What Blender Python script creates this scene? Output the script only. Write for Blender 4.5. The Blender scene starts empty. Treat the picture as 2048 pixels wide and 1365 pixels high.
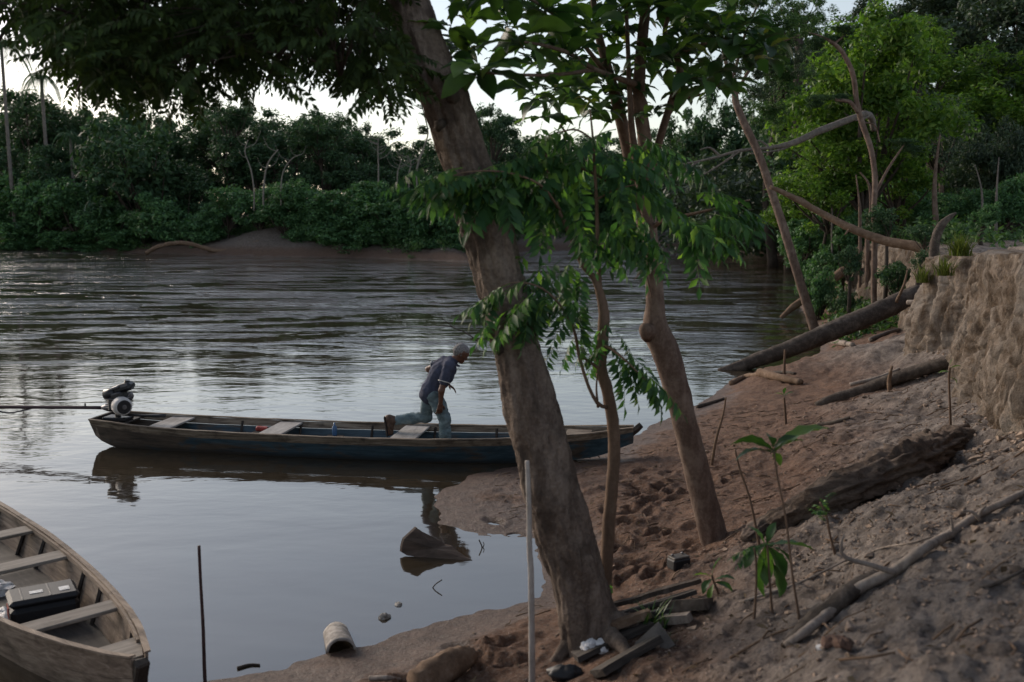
import bpy, math, random
import numpy as np
from mathutils import Vector, Matrix, Euler
from math import radians, sin, cos, pi

# ------------------------------------------------------------------ camera, sky, sun, exposure
SC = bpy.context.scene
COL = SC.collection
FPX = 1991.0          # focal length in photo pixels (2048 wide, 35 mm on 36 mm)
CXP, CYP = 1024.0, 682.5
HORIZON = 430.0
CAMZ = 3.31
PITCH = math.atan((CYP - HORIZON) / FPX)
cam_d = bpy.data.cameras.new('camera')
cam = bpy.data.objects.new('camera', cam_d); COL.objects.link(cam)
cam_d.sensor_width = 36.0; cam_d.lens = 35.0
cam_d.clip_start = 0.05; cam_d.clip_end = 3000
cam.location = (0, 0, CAMZ)
cam.rotation_euler = (pi / 2 - PITCH, 0, 0)
cam_d.dof.use_dof = True; cam_d.dof.focus_distance = 13.2; cam_d.dof.aperture_fstop = 2.0
SC.camera = cam

SUN_EL, SUN_AZ = radians(7.0), radians(-48.0)      # azimuth measured from +Y (view) towards +X
world = bpy.data.worlds.new('World'); SC.world = world; world.use_nodes = True
wn = world.node_tree; wn.nodes.clear()
w_out = wn.nodes.new('ShaderNodeOutputWorld'); w_bg = wn.nodes.new('ShaderNodeBackground')
w_sky = wn.nodes.new('ShaderNodeTexSky'); w_sky.sky_type = 'NISHITA'; w_sky.sun_disc = False
w_sky.sun_elevation = SUN_EL; w_sky.sun_rotation = SUN_AZ
w_sky.air_density = 1.0; w_sky.dust_density = 0.6; w_sky.ozone_density = 2.0
w_hs = wn.nodes.new('ShaderNodeHueSaturation'); w_hs.inputs['Saturation'].default_value = 0.55
w_tint = wn.nodes.new('ShaderNodeMix'); w_tint.data_type = 'RGBA'; w_tint.blend_type = 'MULTIPLY'
w_tint.inputs[0].default_value = 1.0; w_tint.inputs[7].default_value = (1.0, 0.945, 0.95, 1)
w_bg.inputs['Strength'].default_value = 0.128
wn.links.new(w_sky.outputs[0], w_hs.inputs['Color']); wn.links.new(w_hs.outputs[0], w_tint.inputs[6])
wn.links.new(w_tint.outputs[2], w_bg.inputs['Color']); wn.links.new(w_bg.outputs[0], w_out.inputs[0])
sun_d = bpy.data.lights.new('sun', 'SUN'); sun_d.energy = 1.3; sun_d.angle = radians(26); sun_d.color = (1.0, 0.86, 0.72)
sun = bpy.data.objects.new('sun', sun_d); COL.objects.link(sun)
sd = Vector((sin(SUN_AZ) * cos(SUN_EL + 0.25), cos(SUN_AZ) * cos(SUN_EL + 0.25), sin(SUN_EL + 0.25)))
sun.rotation_euler = sd.to_track_quat('Z', 'Y').to_euler()
SC.view_settings.view_transform = 'Standard'; SC.view_settings.look = 'None'
SC.view_settings.exposure = 1.2; SC.view_settings.gamma = 1.0; SC.view_settings.use_curve_mapping = False
SC.render.engine = 'CYCLES'
SC.cycles.max_bounces = 6; SC.cycles.diffuse_bounces = 3; SC.cycles.glossy_bounces = 3
SC.cycles.transmission_bounces = 4; SC.cycles.transparent_max_bounces = 6
SC.cycles.use_denoising = True
SC.cycles.caustics_reflective = False; SC.cycles.caustics_refractive = False
SC.cycles.sample_clamp_indirect = 4.0

RNG = np.random.default_rng(7)
# ------------------------------------------------------------------ pixel -> place helpers
CP, SP = math.cos(PITCH), math.sin(PITCH)
def ray(px, py):
    u = (px - CXP) / FPX; v = -(py - CYP) / FPX
    return np.array([u, CP + v * SP, -SP + v * CP])
def P(px, py, y):
    "point seen at that pixel, standing y metres ahead of the camera"
    d = ray(px, py); t = y / d[1]
    return np.array([d[0] * t, y, CAMZ + d[2] * t])
def W(px, py, z=0.0):
    "point seen at that pixel on the level z"
    d = ray(px, py); t = (z - CAMZ) / d[2]
    return np.array([d[0] * t, d[1] * t, z])

# ------------------------------------------------------------------ noise (numpy gradient noise)
_perm = np.random.default_rng(11).permutation(256); _perm = np.concatenate([_perm, _perm, _perm])
_g3 = np.random.default_rng(12).normal(size=(256, 3)); _g3 /= np.linalg.norm(_g3, axis=1)[:, None]
def noise3(p):
    p = np.asarray(p, float); i = np.floor(p).astype(int); f = p - i; i = i & 255
    u = f * f * f * (f * (f * 6 - 15) + 10)
    r = 0
    for dx in (0, 1):
        wx = u[..., 0] if dx else 1 - u[..., 0]
        for dy in (0, 1):
            wy = u[..., 1] if dy else 1 - u[..., 1]
            for dz in (0, 1):
                wz = u[..., 2] if dz else 1 - u[..., 2]
                h = _perm[_perm[_perm[(i[..., 0] + dx) & 255] + ((i[..., 1] + dy) & 255)] + ((i[..., 2] + dz) & 255)]
                g = _g3[h]
                dot = g[..., 0] * (f[..., 0] - dx) + g[..., 1] * (f[..., 1] - dy) + g[..., 2] * (f[..., 2] - dz)
                r = r + wx * wy * wz * dot
    return r * 1.5
def fbm(p, o=4, lac=2.03, gain=0.5):
    p = np.asarray(p, float); a = 1.0; r = 0
    for k in range(o):
        r = r + a * noise3(p + 17.3 * k); p = p * lac; a *= gain
    return r
def fbm2(x, y, s, o=4, seed=0.0, gain=0.5):
    return fbm(np.stack([x * s, y * s, np.full_like(x, seed)], -1), o, gain=gain)
def sstep(a, b, x):
    t = np.clip((x - a) / (b - a), 0, 1); return t * t * (3 - 2 * t)

# ------------------------------------------------------------------ objects
def tag(o, label=None, cat=None, group=None, kind=None):
    if label: o['label'] = label
    if cat: o['category'] = cat
    if group: o['group'] = group
    if kind: o['kind'] = kind
    return o
def empty(name, loc=(0, 0, 0), rotz=0.0):
    o = bpy.data.objects.new(name, None); COL.objects.link(o)
    o.location = [float(v) for v in loc]; o.rotation_euler = (0, 0, rotz); o.empty_display_size = 0.1
    return o
def mesh_data(name, V, F, smooth=True):
    "V (n,3); F: list of index arrays, each (m,3) or (m,4)"
    V = np.asarray(V, np.float32); F = [np.asarray(f, np.int32) for f in (F if isinstance(F, list) else [F]) if len(f)]
    me = bpy.data.meshes.new(name)
    me.vertices.add(len(V)); me.vertices.foreach_set('co', V.ravel())
    nl = sum(f.size for f in F); npoly = sum(len(f) for f in F)
    me.loops.add(nl); me.polygons.add(npoly)
    me.loops.foreach_set('vertex_index', np.concatenate([f.ravel() for f in F]))
    tot = np.concatenate([np.full(len(f), f.shape[1], np.int32) for f in F])
    st = np.concatenate([[0], np.cumsum(tot)[:-1]]).astype(np.int32)
    me.polygons.foreach_set('loop_start', st); me.polygons.foreach_set('loop_total', tot)
    me.polygons.foreach_set('use_smooth', np.full(npoly, smooth))
    me.update(calc_edges=True); me.validate()
    return me
def obj(name, me, mat=None, parent=None, loc=None):
    o = bpy.data.objects.new(name, me); COL.objects.link(o)
    if mat is not None and len(me.materials) == 0: me.materials.append(mat)
    if parent is not None: o.parent = parent
    if loc is not None: o.location = loc
    return o
class MB:
    "collects several pieces into one mesh"
    def __init__(s): s.V = []; s.F3 = []; s.F4 = []; s.n = 0
    def add(s, V, F):
        V = np.asarray(V, float)
        for f in (F if isinstance(F, list) else [F]):
            f = np.asarray(f)
            if len(f) == 0: continue
            (s.F3 if f.shape[1] == 3 else s.F4).append(f + s.n)
        s.V.append(V); s.n += len(V); return s
    def data(s, name, smooth=True):
        F = []
        if s.F4: F.append(np.concatenate(s.F4))
        if s.F3: F.append(np.concatenate(s.F3))
        return mesh_data(name, np.concatenate(s.V), F, smooth)
    def build(s, name, mat, parent=None, smooth=True, loc=None):
        return obj(name, s.data(name, smooth), mat, parent, loc)

def catmull(pts, n):
    "resample control rows (any number of columns) to n rows on a smooth curve"
    p = np.asarray(pts, float)
    if len(p) == 2: 
        t = np.linspace(0, 1, n)[:, None]; return p[0] * (1 - t) + p[1] * t
    q = np.vstack([2 * p[0] - p[1], p, 2 * p[-1] - p[-2]])
    L = np.concatenate([[0], np.cumsum(np.linalg.norm(np.diff(p[:, :3], axis=0), axis=1) + 1e-9)])
    s = np.linspace(0, L[-1], n); out = []
    for v in s:
        i = min(np.searchsorted(L, v, 'right') - 1, len(p) - 2); t = (v - L[i]) / (L[i + 1] - L[i])
        a, b, c, d = q[i], q[i + 1], q[i + 2], q[i + 3]
        out.append(0.5 * ((2 * b) + (-a + c) * t + (2 * a - 5 * b + 4 * c - d) * t * t + (-a + 3 * b - 3 * c + d) * t ** 3))
    return np.array(out)
def tube(path, rad, seg=10, rough=0.0, rs=6.0, stretch=4.0, cap=True, seed=0.0, flute=0.0, squash=None):
    "swept tube; rough = relative noise on the radius"
    p = np.asarray(path, float); n = len(p); rad = np.broadcast_to(np.asarray(rad, float), (n,))
    t = np.gradient(p, axis=0); t /= np.linalg.norm(t, axis=1)[:, None] + 1e-12
    a = np.array([0, 0, 1.0]) if abs(t[0][2]) < 0.9 else np.array([0, 1.0, 0])
    u = np.cross(t[0], a); u /= np.linalg.norm(u); U = [u]
    for i in range(1, n):
        u = u - t[i] * np.dot(u, t[i]); u /= np.linalg.norm(u) + 1e-12; U.append(u)
    U = np.array(U); Wv = np.cross(t, U)
    th = np.linspace(0, 2 * pi, seg, endpoint=False)
    c, s = np.cos(th), np.sin(th)
    s_len = np.concatenate([[0], np.cumsum(np.linalg.norm(np.diff(p, axis=0), axis=1))])
    R = np.repeat(rad[:, None], seg, 1)
    if rough or flute:
        q = np.stack([np.broadcast_to(c * rs * 0.5, (n, seg)), np.broadcast_to(s * rs * 0.5, (n, seg)),
                      np.broadcast_to((s_len / max(rad.max(), 1e-4) / stretch)[:, None] * rs * 0.5, (n, seg)) + seed], -1)
        if rough: R = R * (1 + rough * fbm(q + seed, 4, gain=0.6))
        if flute: R = R * (1 + flute * noise3(q * np.array([1.6, 1.6, 0.25]) + 5 + seed))
    dirs = U[:, None, :] * c[None, :, None] + Wv[:, None, :] * s[None, :, None]
    if squash is not None: dirs = dirs * np.asarray(squash)[None, None, :]
    V = (p[:, None, :] + dirs * R[:, :, None]).reshape(-1, 3)
    i = np.arange(n - 1)[:, None] * seg; j = np.arange(seg)[None, :]; j2 = (j + 1) % seg
    F = np.stack([i + j, i + j2, i + seg + j2, i + seg + j], -1).reshape(-1, 4)
    if not cap: return V, [F]
    V = np.vstack([V, p[0], p[-1]]); k = n * seg
    jj = np.arange(seg)
    F3 = np.vstack([np.stack([np.full(seg, k), (jj + 1) % seg, jj], -1),
                    np.stack([np.full(seg, k + 1), (n - 1) * seg + jj, (n - 1) * seg + (jj + 1) % seg], -1)])
    return V, [F, F3]
def box(c, size, R=None, bevel=0.0):
    "box with chamfered edges (24 verts when bevelled)"
    c = np.asarray(c, float); h = np.asarray(size, float) / 2
    if bevel <= 0:
        V = np.array([[x, y, z] for x in (-1, 1) for y in (-1, 1) for z in (-1, 1)], float) * h
        F = np.array([[0, 1, 3, 2], [4, 6, 7, 5], [0, 4, 5, 1], [2, 3, 7, 6], [0, 2, 6, 4], [1, 5, 7, 3]])
        F = [F]
    else:
        b = min(bevel, h.min() * 0.9); V = []; idx = {}
        for ax in range(3):
            for sx in (-1, 1):
                for sy in (-1, 1):
                    for sz in (-1, 1):
                        s = np.array([sx, sy, sz], float); v = s * (h - b); v[ax] = s[ax] * h[ax]
                        idx[(ax, sx, sy, sz)] = len(V); V.append(v)
        F4, F3 = [], []
        def quad(l): F4.append(l)
        for ax in range(3):
            o1, o2 = (ax + 1) % 3, (ax + 2) % 3
            for sg in (-1, 1):
                q = []
                for a, b2 in ((-1, -1), (1, -1), (1, 1), (-1, 1)):
                    s = [0, 0, 0]; s[ax] = sg; s[o1] = a; s[o2] = b2; q.append(idx[(ax, *s)])
                quad(q if sg > 0 else q[::-1])
            for a in (-1, 1):
                for b2 in (-1, 1):
                    s0 = [0, 0, 0]; s1 = [0, 0, 0]
                    s0[o1] = s1[o1] = a; s0[o2] = s1[o2] = b2; s0[ax] = -1; s1[ax] = 1
                    q = [idx[(o1, *s0)], idx[(o1, *s1)], idx[(o2, *s1)], idx[(o2, *s0)]]
                    quad(q if a * b2 < 0 else q[::-1])
        for sx in (-1, 1):
            for sy in (-1, 1):
                for sz in (-1, 1):
                    q = [idx[(0, sx, sy, sz)], idx[(1, sx, sy, sz)], idx[(2, sx, sy, sz)]]
                    F3.append(q if sx * sy * sz > 0 else q[::-1])
        V = np.array(V); F = [np.array(F4), np.array(F3)]
    if R is not None: V = V @ np.asarray(R).T
    return V + c, F
def rotm(x=0, y=0, z=0): return np.array(Euler((x, y, z)).to_matrix())
def look(d, up=(0, 0, 1)):
    "rotation whose X axis runs along d"
    d = np.asarray(d, float); d = d / np.linalg.norm(d)
    y = np.cross(up, d)
    if np.linalg.norm(y) < 1e-5: y = np.array([0, 1.0, 0])
    y /= np.linalg.norm(y); z = np.cross(d, y)
    return np.stack([d, y, z], 1)

# ------------------------------------------------------------------ materials
class NT:
    def __init__(s, name):
        m = bpy.data.materials.new(name); m.use_nodes = True; s.m = m; s.t = m.node_tree; s.n = s.t.nodes; s.n.clear()
        s.out = s.n.new('ShaderNodeOutputMaterial')
    def N(s, typ, **kw):
        o = s.n.new('ShaderNode' + typ)
        for k, v in kw.items(): setattr(o, k, v)
        return o
    def L(s, a, b): s.t.links.new(a, b)
    def set(s, node, name, v):
        if hasattr(v, 'is_output') or isinstance(v, bpy.types.NodeSocket): s.L(v, node.inputs[name])
        else: node.inputs[name].default_value = v
    def noise(s, vec, scale, detail=4, rough=0.55, dist=0.0):
        n = s.N('TexNoise'); s.set(n, 'Vector', vec); s.set(n, 'Scale', scale); s.set(n, 'Detail', detail)
        s.set(n, 'Roughness', rough); s.set(n, 'Distortion', dist); return n.outputs['Fac']
    def map(s, vec, scale=(1, 1, 1), rot=(0, 0, 0), loc=(0, 0, 0)):
        n = s.N('Mapping'); s.L(vec, n.inputs[0]); n.inputs['Scale'].default_value = scale
        n.inputs['Rotation'].default_value = rot; n.inputs['Location'].default_value = loc; return n.outputs[0]
    def ramp(s, fac, stops, interp='LINEAR'):
        n = s.N('ValToRGB'); n.color_ramp.interpolation = interp; e = n.color_ramp.elements
        while len(e) < len(stops): e.new(0.5)
        for k, (p, c) in enumerate(stops):
            e[k].position = p; e[k].color = (*c, 1) if len(c) == 3 else c
        s.L(fac, n.inputs[0]); return n.outputs[0]
    def fr(s, fac, a, b, lo=0.0, hi=1.0):
        n = s.N('MapRange'); n.interpolation_type = 'SMOOTHSTEP'; s.set(n, 0, fac); n.inputs[1].default_value = a; n.inputs[2].default_value = b
        n.inputs[3].default_value = lo; n.inputs[4].default_value = hi; return n.outputs[0]
    def mix(s, fac, a, b, blend='MIX'):
        n = s.N('Mix', data_type='RGBA', blend_type=blend)
        s.set(n, 0, fac)
        for i, v in ((6, a), (7, b)):
            if isinstance(v, bpy.types.NodeSocket): s.L(v, n.inputs[i])
            else: n.inputs[i].default_value = (*v, 1) if len(v) == 3 else v
        return n.outputs[2]
    def math(s, op, a, b=0.0, c=0.0):
        n = s.N('Math', operation=op); s.set(n, 0, a); s.set(n, 1, b)
        if op == 'MULTIPLY_ADD': s.set(n, 2, c)
        return n.outputs[0]
    def bump(s, h, strength=0.5, dist=0.02, normal=None):
        n = s.N('Bump'); s.set(n, 'Height', h); n.inputs['Strength'].default_value = strength; n.inputs['Distance'].default_value = dist
        if normal is not None: s.L(normal, n.inputs['Normal'])
        return n.outputs[0]
    def bsdf(s, color, rough=0.8, normal=None, spec=0.3, metal=0.0, **kw):
        n = s.N('BsdfPrincipled')
        if isinstance(color, bpy.types.NodeSocket): s.L(color, n.inputs['Base Color'])
        else: n.inputs['Base Color'].default_value = (*color, 1)
        s.set(n, 'Roughness', rough); s.set(n, 'Specular IOR Level', spec); s.set(n, 'Metallic', metal)
        if normal is not None: s.L(normal, n.inputs['Normal'])
        for k, v in kw.items(): s.set(n, k, v)
        return n.outputs[0]
    def done(s, sh): s.L(sh, s.out.inputs[0]); return s.m
    @property
    def pos(s): return s.N('NewGeometry').outputs['Position']
    @property
    def objc(s): return s.N('TexCoord').outputs['Object']

def mat_simple(name, color, rough=0.7, scale=20.0, var=0.25, spec=0.3, bump=0.3, bdist=0.004, metal=0.0):
    t = NT(name); o = t.objc
    n = t.noise(o, scale, 5, 0.6)
    c = t.mix(t.fr(n, 0.3, 0.7), tuple(v * (1 - var) for v in color), tuple(min(1, v * (1 + var)) for v in color))
    return t.done(t.bsdf(c, rough, t.bump(t.noise(o, scale * 3, 4), bump, bdist), spec, metal))
def mat_wood(name, stops, grain=(3, 30, 30), rough=0.8, stain=(0.02, 0.016, 0.012), stain_amt=0.6, bump=0.5, bdist=0.006, spec=0.25):
    "grain runs along object X"
    t = NT(name); o = t.objc
    g = t.noise(t.map(o, grain), 1.0, 6, 0.65, 0.6)
    c = t.ramp(g, stops)
    st = t.noise(o, 2.3, 5, 0.6)
    c = t.mix(t.fr(st, 0.5, 0.72, 0, stain_amt), c, stain)
    return t.done(t.bsdf(c, rough, t.bump(g, bump, bdist), spec))
def mat_bark(name, stops, scale=(6, 6, 1.6), blot=None, bump=0.8, bdist=0.02, rough=0.9, fine=40):
    t = NT(name); o = t.objc
    g = t.noise(t.map(o, scale), 1.0, 7, 0.68, 0.4); fn = t.noise(o, fine, 4, 0.6)
    h = t.math('ADD', g, t.math('MULTIPLY', fn, 0.35))
    c = t.ramp(t.math('MULTIPLY_ADD', fn, 0.3, t.math('MULTIPLY', g, 0.8)), stops)
    if blot: c = t.mix(t.fr(t.noise(o, blot[0], 4, 0.6), 0.5, 0.68, 0, blot[2]), c, blot[1])
    return t.done(t.bsdf(c, rough, t.bump(h, bump, bdist), 0.2))
def mat_leaf(name, stops, trans=0.35, rough=0.45, spec=0.4, tscale=1.4, tcol=None):
    t = NT(name); g = t.N('NewGeometry'); r = g.outputs['Random Per Island']
    oi = t.N('ObjectInfo').outputs['Random']
    f = t.math('FRACT', t.math('ADD', r, t.math('MULTIPLY', oi, 0.35)))
    c = t.ramp(f, stops)
    n = t.noise(t.objc, 9.0, 3)
    c = t.mix(0.5, c, t.ramp(n, [(0.3, (0.55, 0.55, 0.55)), (0.7, (1.25, 1.25, 1.25))]), 'MULTIPLY')
    d = t.bsdf(c, rough, None, spec)
    tr = t.N('BsdfTranslucent'); t.L(t.mix(1.0, c, tcol or (tscale, tscale * 1.15, tscale * 0.5), 'MULTIPLY'), tr.inputs[0])
    mx = t.N('MixShader'); mx.inputs[0].default_value = trans; t.L(d, mx.inputs[1]); t.L(tr.outputs[0], mx.inputs[2])
    return t.done(mx.outputs[0])
M = {}
# ================================================================== the setting: river, ground, cut bank
SHORE_PX = [(430, 1362), (560, 1336), (650, 1308), (750, 1291), (830, 1262), (900, 1240), (1000, 1217), (1075, 1195), (1098, 1165), (1092, 1125),
            (1070, 1080), (1000, 1066), (930, 1060), (885, 1046), (862, 1012), (880, 985), (945, 950), (1040, 933),
            (1150, 915), (1240, 885), (1285, 860), (1340, 835), (1392, 812), (1432, 787), (1465, 758), (1530, 748),
            (1600, 742), (1642, 705), (1642, 672), (1618, 640), (1600, 610), (1606, 570), (1592, 524), (1480, 503), (1350, 497),
            (1200, 500), (1050, 506), (940, 525), (830, 521), (700, 516), (560, 514), (430, 511), (300, 507), (150, 502), (0, 499)]
shore = [W(*p)[:2] for p in SHORE_PX]
shore = np.array([(-200, -6), (-60, 1.0), (-12, 4.6), (-4.5, 5.9)] + [tuple(s) for s in shore] + [(-90, 118), (-200, 150)])
def shore_sd(x, y):
    "signed distance to the water's edge: positive on land"
    sh = x.shape; q = np.stack([x.ravel(), y.ravel()], -1); best = np.full(len(q), 1e9); inside = np.zeros(len(q), bool)
    n = len(shore)
    for i in range(n):
        a, b = shore[i], shore[(i + 1) % n]; ab = b - a
        t = np.clip(((q - a) @ ab) / (ab @ ab), 0, 1)
        d = np.hypot(q[:, 0] - a[0] - t * ab[0], q[:, 1] - a[1] - t * ab[1]); best = np.minimum(best, d)
        c = ((a[1] > q[:, 1]) != (b[1] > q[:, 1]))
        with np.errstate(divide='ignore', invalid='ignore'):
            xi = (b[0] - a[0]) * (q[:, 1] - a[1]) / (b[1] - a[1] + 1e-12) + a[0]
        inside ^= c & (q[:, 0] < xi)
    return (np.where(inside, -best, best)).reshape(sh)
# heights of the near bank, read off the photograph: (pixel x, pixel y, level above the water)
LAND = [(2048, 1365, 1.60), (1830, 1365, 1.45), (1600, 1365, 1.12), (1400, 1365, .78), (1150, 1345, .36), (1000, 1365, .20), (800, 1350, .10), (600, 1362, .05),
        (1800, 1150, 1.22), (2048, 1150, 1.50), (2048, 990, 1.50), (2048, 870, 1.42), (1950, 850, 1.10), (1940, 905, 1.18), (1880, 700, 1.10),
        (1600, 1200, .92), (1400, 1230, .62), (1210, 1240, .42), (1190, 1290, .40), (1357, 1132, .42), (1430, 1085, .38), (1500, 1060, .56),
        (1650, 1000, .70), (1800, 960, .92), (1440, 940, .30), (1320, 960, .20), (1250, 1050, .20), (1180, 1000, .12), (1550, 830, .28),
        (1750, 800, .66), (1640, 810, .34), (1450, 800, .10), (1350, 880, .15), (1900, 780, 1.0), (1700, 730, .62), (1600, 900, .5)]
ctrl = [tuple(W(*c)) for c in LAND] + [(0, 0, 1.62), (1.8, 0, 1.9), (-2, 1, 1.3), (-4, 2.5, .5), (3, 3, 1.85), (0, 3.5, 1.05), (-1.6, 5.2, .35), (-5, 0, 1.0), (4.2, 5.5, 1.9), (6, 0, 2.4),
        (7.2, 18, 1.1), (5.5, 19, .55)]
ctrl += [(s[0], s[1], 0.0) for s in shore[4:32]]
ctrl = np.array(ctrl)
def _k(r): return np.where(r > 1e-6, r * r * np.log(r + 1e-9), 0)
def _tps(c, lam=0.03):
    n = len(c); A = _k(np.hypot(c[:, None, 0] - c[None, :, 0], c[:, None, 1] - c[None, :, 1])) + lam * np.eye(n)
    Q = np.hstack([np.ones((n, 1)), c[:, :2]]); K = np.block([[A, Q], [Q.T, np.zeros((3, 3))]])
    return np.linalg.solve(K, np.concatenate([c[:, 2], np.zeros(3)]))
_w = _tps(ctrl)
def tps(x, y):
    r = _w[-3] + _w[-2] * x + _w[-1] * y
    for k in range(len(ctrl)): r = r + _w[k] * _k(np.hypot(x - ctrl[k, 0], y - ctrl[k, 1]))
    return r
CLIFF = np.array([(3.2, 0, 3.2), (3.7, 4.5, 3.1), (4.45, 7.6, 3.02), (5.1, 9.4, 2.97), (5.66, 11.0, 2.88), (6.3, 12.8, 2.83), (6.9, 14.6, 2.77), (7.45, 17.0, 2.62), (8.9, 20.5, 2.42),
                  (10.2, 25, 2.40), (10.9, 29, 2.45), (11.6, 33, 2.3), (14, 40, 2.0), (19, 52, 1.9), (26, 70, 1.8), (40, 110, 1.8)])
def cliff_x(y): return np.interp(y, CLIFF[:, 1], CLIFF[:, 0])
def cliff_top(y): return np.interp(y, CLIFF[:, 1], CLIFF[:, 2])
prints = []
_r = np.random.default_rng(5)
for (a, b, n, w) in (((1270, 1010), (1330, 1190), 44, 60), ((1180, 960), (1420, 960), 40, 70), ((900, 1290), (1060, 1330), 9, 40), ((980, 1250), (1000, 1300), 4, 25), ((1230, 1160), (1330, 1200), 8, 40), ((1000, 1000), (1060, 1050), 6, 40), ((700, 1335), (860, 1340), 6, 25)):
    for k in range(n):
        t = _r.random(); q = W(a[0] + (b[0] - a[0]) * t + _r.normal() * w, a[1] + (b[1] - a[1]) * t + _r.normal() * w * 0.4, 0.25)
        prints.append((q[0], q[1], _r.uniform(0, pi), _r.uniform(0.035, 0.085), _r.uniform(0.035, 0.085)))
def height(x, y, fine=True):
    x = np.asarray(x, float); y = np.asarray(y, float)
    d = shore_sd(x, y)
    d = d + (0.085 * fbm2(x, y, 1.7, 3, 31.0) + 0.03 * fbm2(x, y, 7.0, 2, 33.0)) * (1 - sstep(16, 22, y)) * (1 - sstep(.6, 1.2, np.abs(d)))
    far = np.clip(1.0 - np.exp(-np.maximum(d, 0) / 2.6), 0, 1) * 1.25 + np.clip(d - 4, 0, 60) * 0.035
    m = tps(np.clip(x, -8, 9), np.clip(y, -1, 20))
    near = np.maximum(m, 0.006 + 0.012 * np.maximum(d, 0)); near = near * sstep(-0.02, 0.7, d) + (1 - sstep(-0.02, 0.7, d)) * 0.10 * d
    wgt = sstep(17, 23, y)
    land = near * (1 - wgt) + far * wgt
    # the sand tongue and mound on the far shore
    for (mx, my, rx, ry, hh) in MOUNDS: land = land + hh * np.exp(-((x - mx) / rx) ** 2 - ((y - my) / ry) ** 2)
    xc = cliff_x(y); top = cliff_top(y) + np.clip(x - xc, 0, 14) * 0.028 + np.clip(x - xc - 14, 0, 60) * 0.05
    ct = sstep(0.42, 0.75, x - xc) * (1 - sstep(60, 90, y))
    land = land * (1 - ct) + np.maximum(top, land) * ct
    water = -0.16 * np.minimum(-d, 2.0) - 0.18 * np.clip(-d - 2, 0, 8)
    z = np.where(d > 0, land, water)
    if fine:
        amp = sstep(0.0, 1.2, d)
        rock = 0.5 + 0.5 * sstep(0.3, 0.9, z)
        z = z + amp * (0.10 * fbm2(x, y, 0.55, 3, 3.0) * rock + 0.075 * rock * fbm2(x, y * 0.8, 2.2, 5, 7.0, 0.62)) + 0.020 * sstep(0, .4, d) * (0.35 + 0.65 * sstep(.15, .6, z)) * fbm2(x, y, 8.0, 3, 1.0, .65)
        # ridges that run along the slope
        rid = 1 - np.abs(fbm2(x + 0.8 * y, y * 0.35 - 0.3 * x, 1.5, 3, 21.0)); z = z + amp * 0.05 * (rid - 0.8) * sstep(0.35, 0.8, z)
        for (fx, fy, a, r, dp) in prints:
            m_ = (np.abs(x - fx) < 0.3) & (np.abs(y - fy) < 0.3)
            if m_.any():
                dx, dy = x[m_] - fx, y[m_] - fy
                u = (dx * cos(a) + dy * sin(a)) / (r * 1.6); v = (-dx * sin(a) + dy * cos(a)) / r; q = u * u + v * v
                z[m_] += -dp * np.exp(-q ** 1.5) + 0.3 * dp * np.exp(-(np.sqrt(q) - 1.55) ** 2 * 6)
    return z
_m = W(505, 490, .8); _m2 = W(420, 500, .3); _m3 = W(620, 505, .4)
MOUNDS = [(_m[0] + 1.6, _m[1] + .5, 3.6, 2.6, 1.25), (_m2[0], _m2[1] + 2, 4.0, 2.0, .35), (_m3[0] + 2, _m3[1] + 3, 6, 3, .5)]
def H(x, y): return float(height(np.array([float(x)]), np.array([float(y)]))[0])
def G(px, py, lo=3.0, hi=120.0):
    "where the line of sight through that pixel meets the ground"
    d = ray(px, py); ys = np.concatenate([np.linspace(lo, 30, 500), np.linspace(30.2, hi, 300)])
    t = ys / d[1]; zz = CAMZ + d[2] * t; hh = height(d[0] * t, ys)
    k = np.nonzero(zz <= np.maximum(hh, 0))[0]; k = k[0] if len(k) else len(ys) - 1
    return np.array([d[0] * t[k], ys[k], max(hh[k], 0)])

def axis(parts):
    out = []
    for a, b, s0, s1 in parts:
        v = a
        while v < b - 1e-6:
            out.append(v); f = (v - a) / (b - a); v += s0 * (1 - f) + s1 * f
    out.append(parts[-1][1]); return np.array(out)
gx = axis([(-420, -60, 40, 8), (-60, -12, 3, .5), (-12, -2.6, .4, .06), (-2.6, 4.2, .027, .027), (4.2, 9, .04, .12), (9, 30, .2, .8), (30, 420, 2, 40)])
gy = axis([(-60, 2.5, 12, .25), (2.5, 3.6, .08, .03), (3.6, 11, .027, .03), (11, 18, .035, .1), (18, 40, .12, .4), (40, 130, .6, 1.2), (130, 900, 4, 90)])
X, Y = np.meshgrid(gx, gy); Z = height(X, Y)
nx, ny = len(gx), len(gy)
i = np.arange(ny - 1)[:, None] * nx; j = np.arange(nx - 1)[None, :]
F = np.stack([i + j, i + j + 1, i + nx + j + 1, i + nx + j], -1).reshape(-1, 4)

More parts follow.
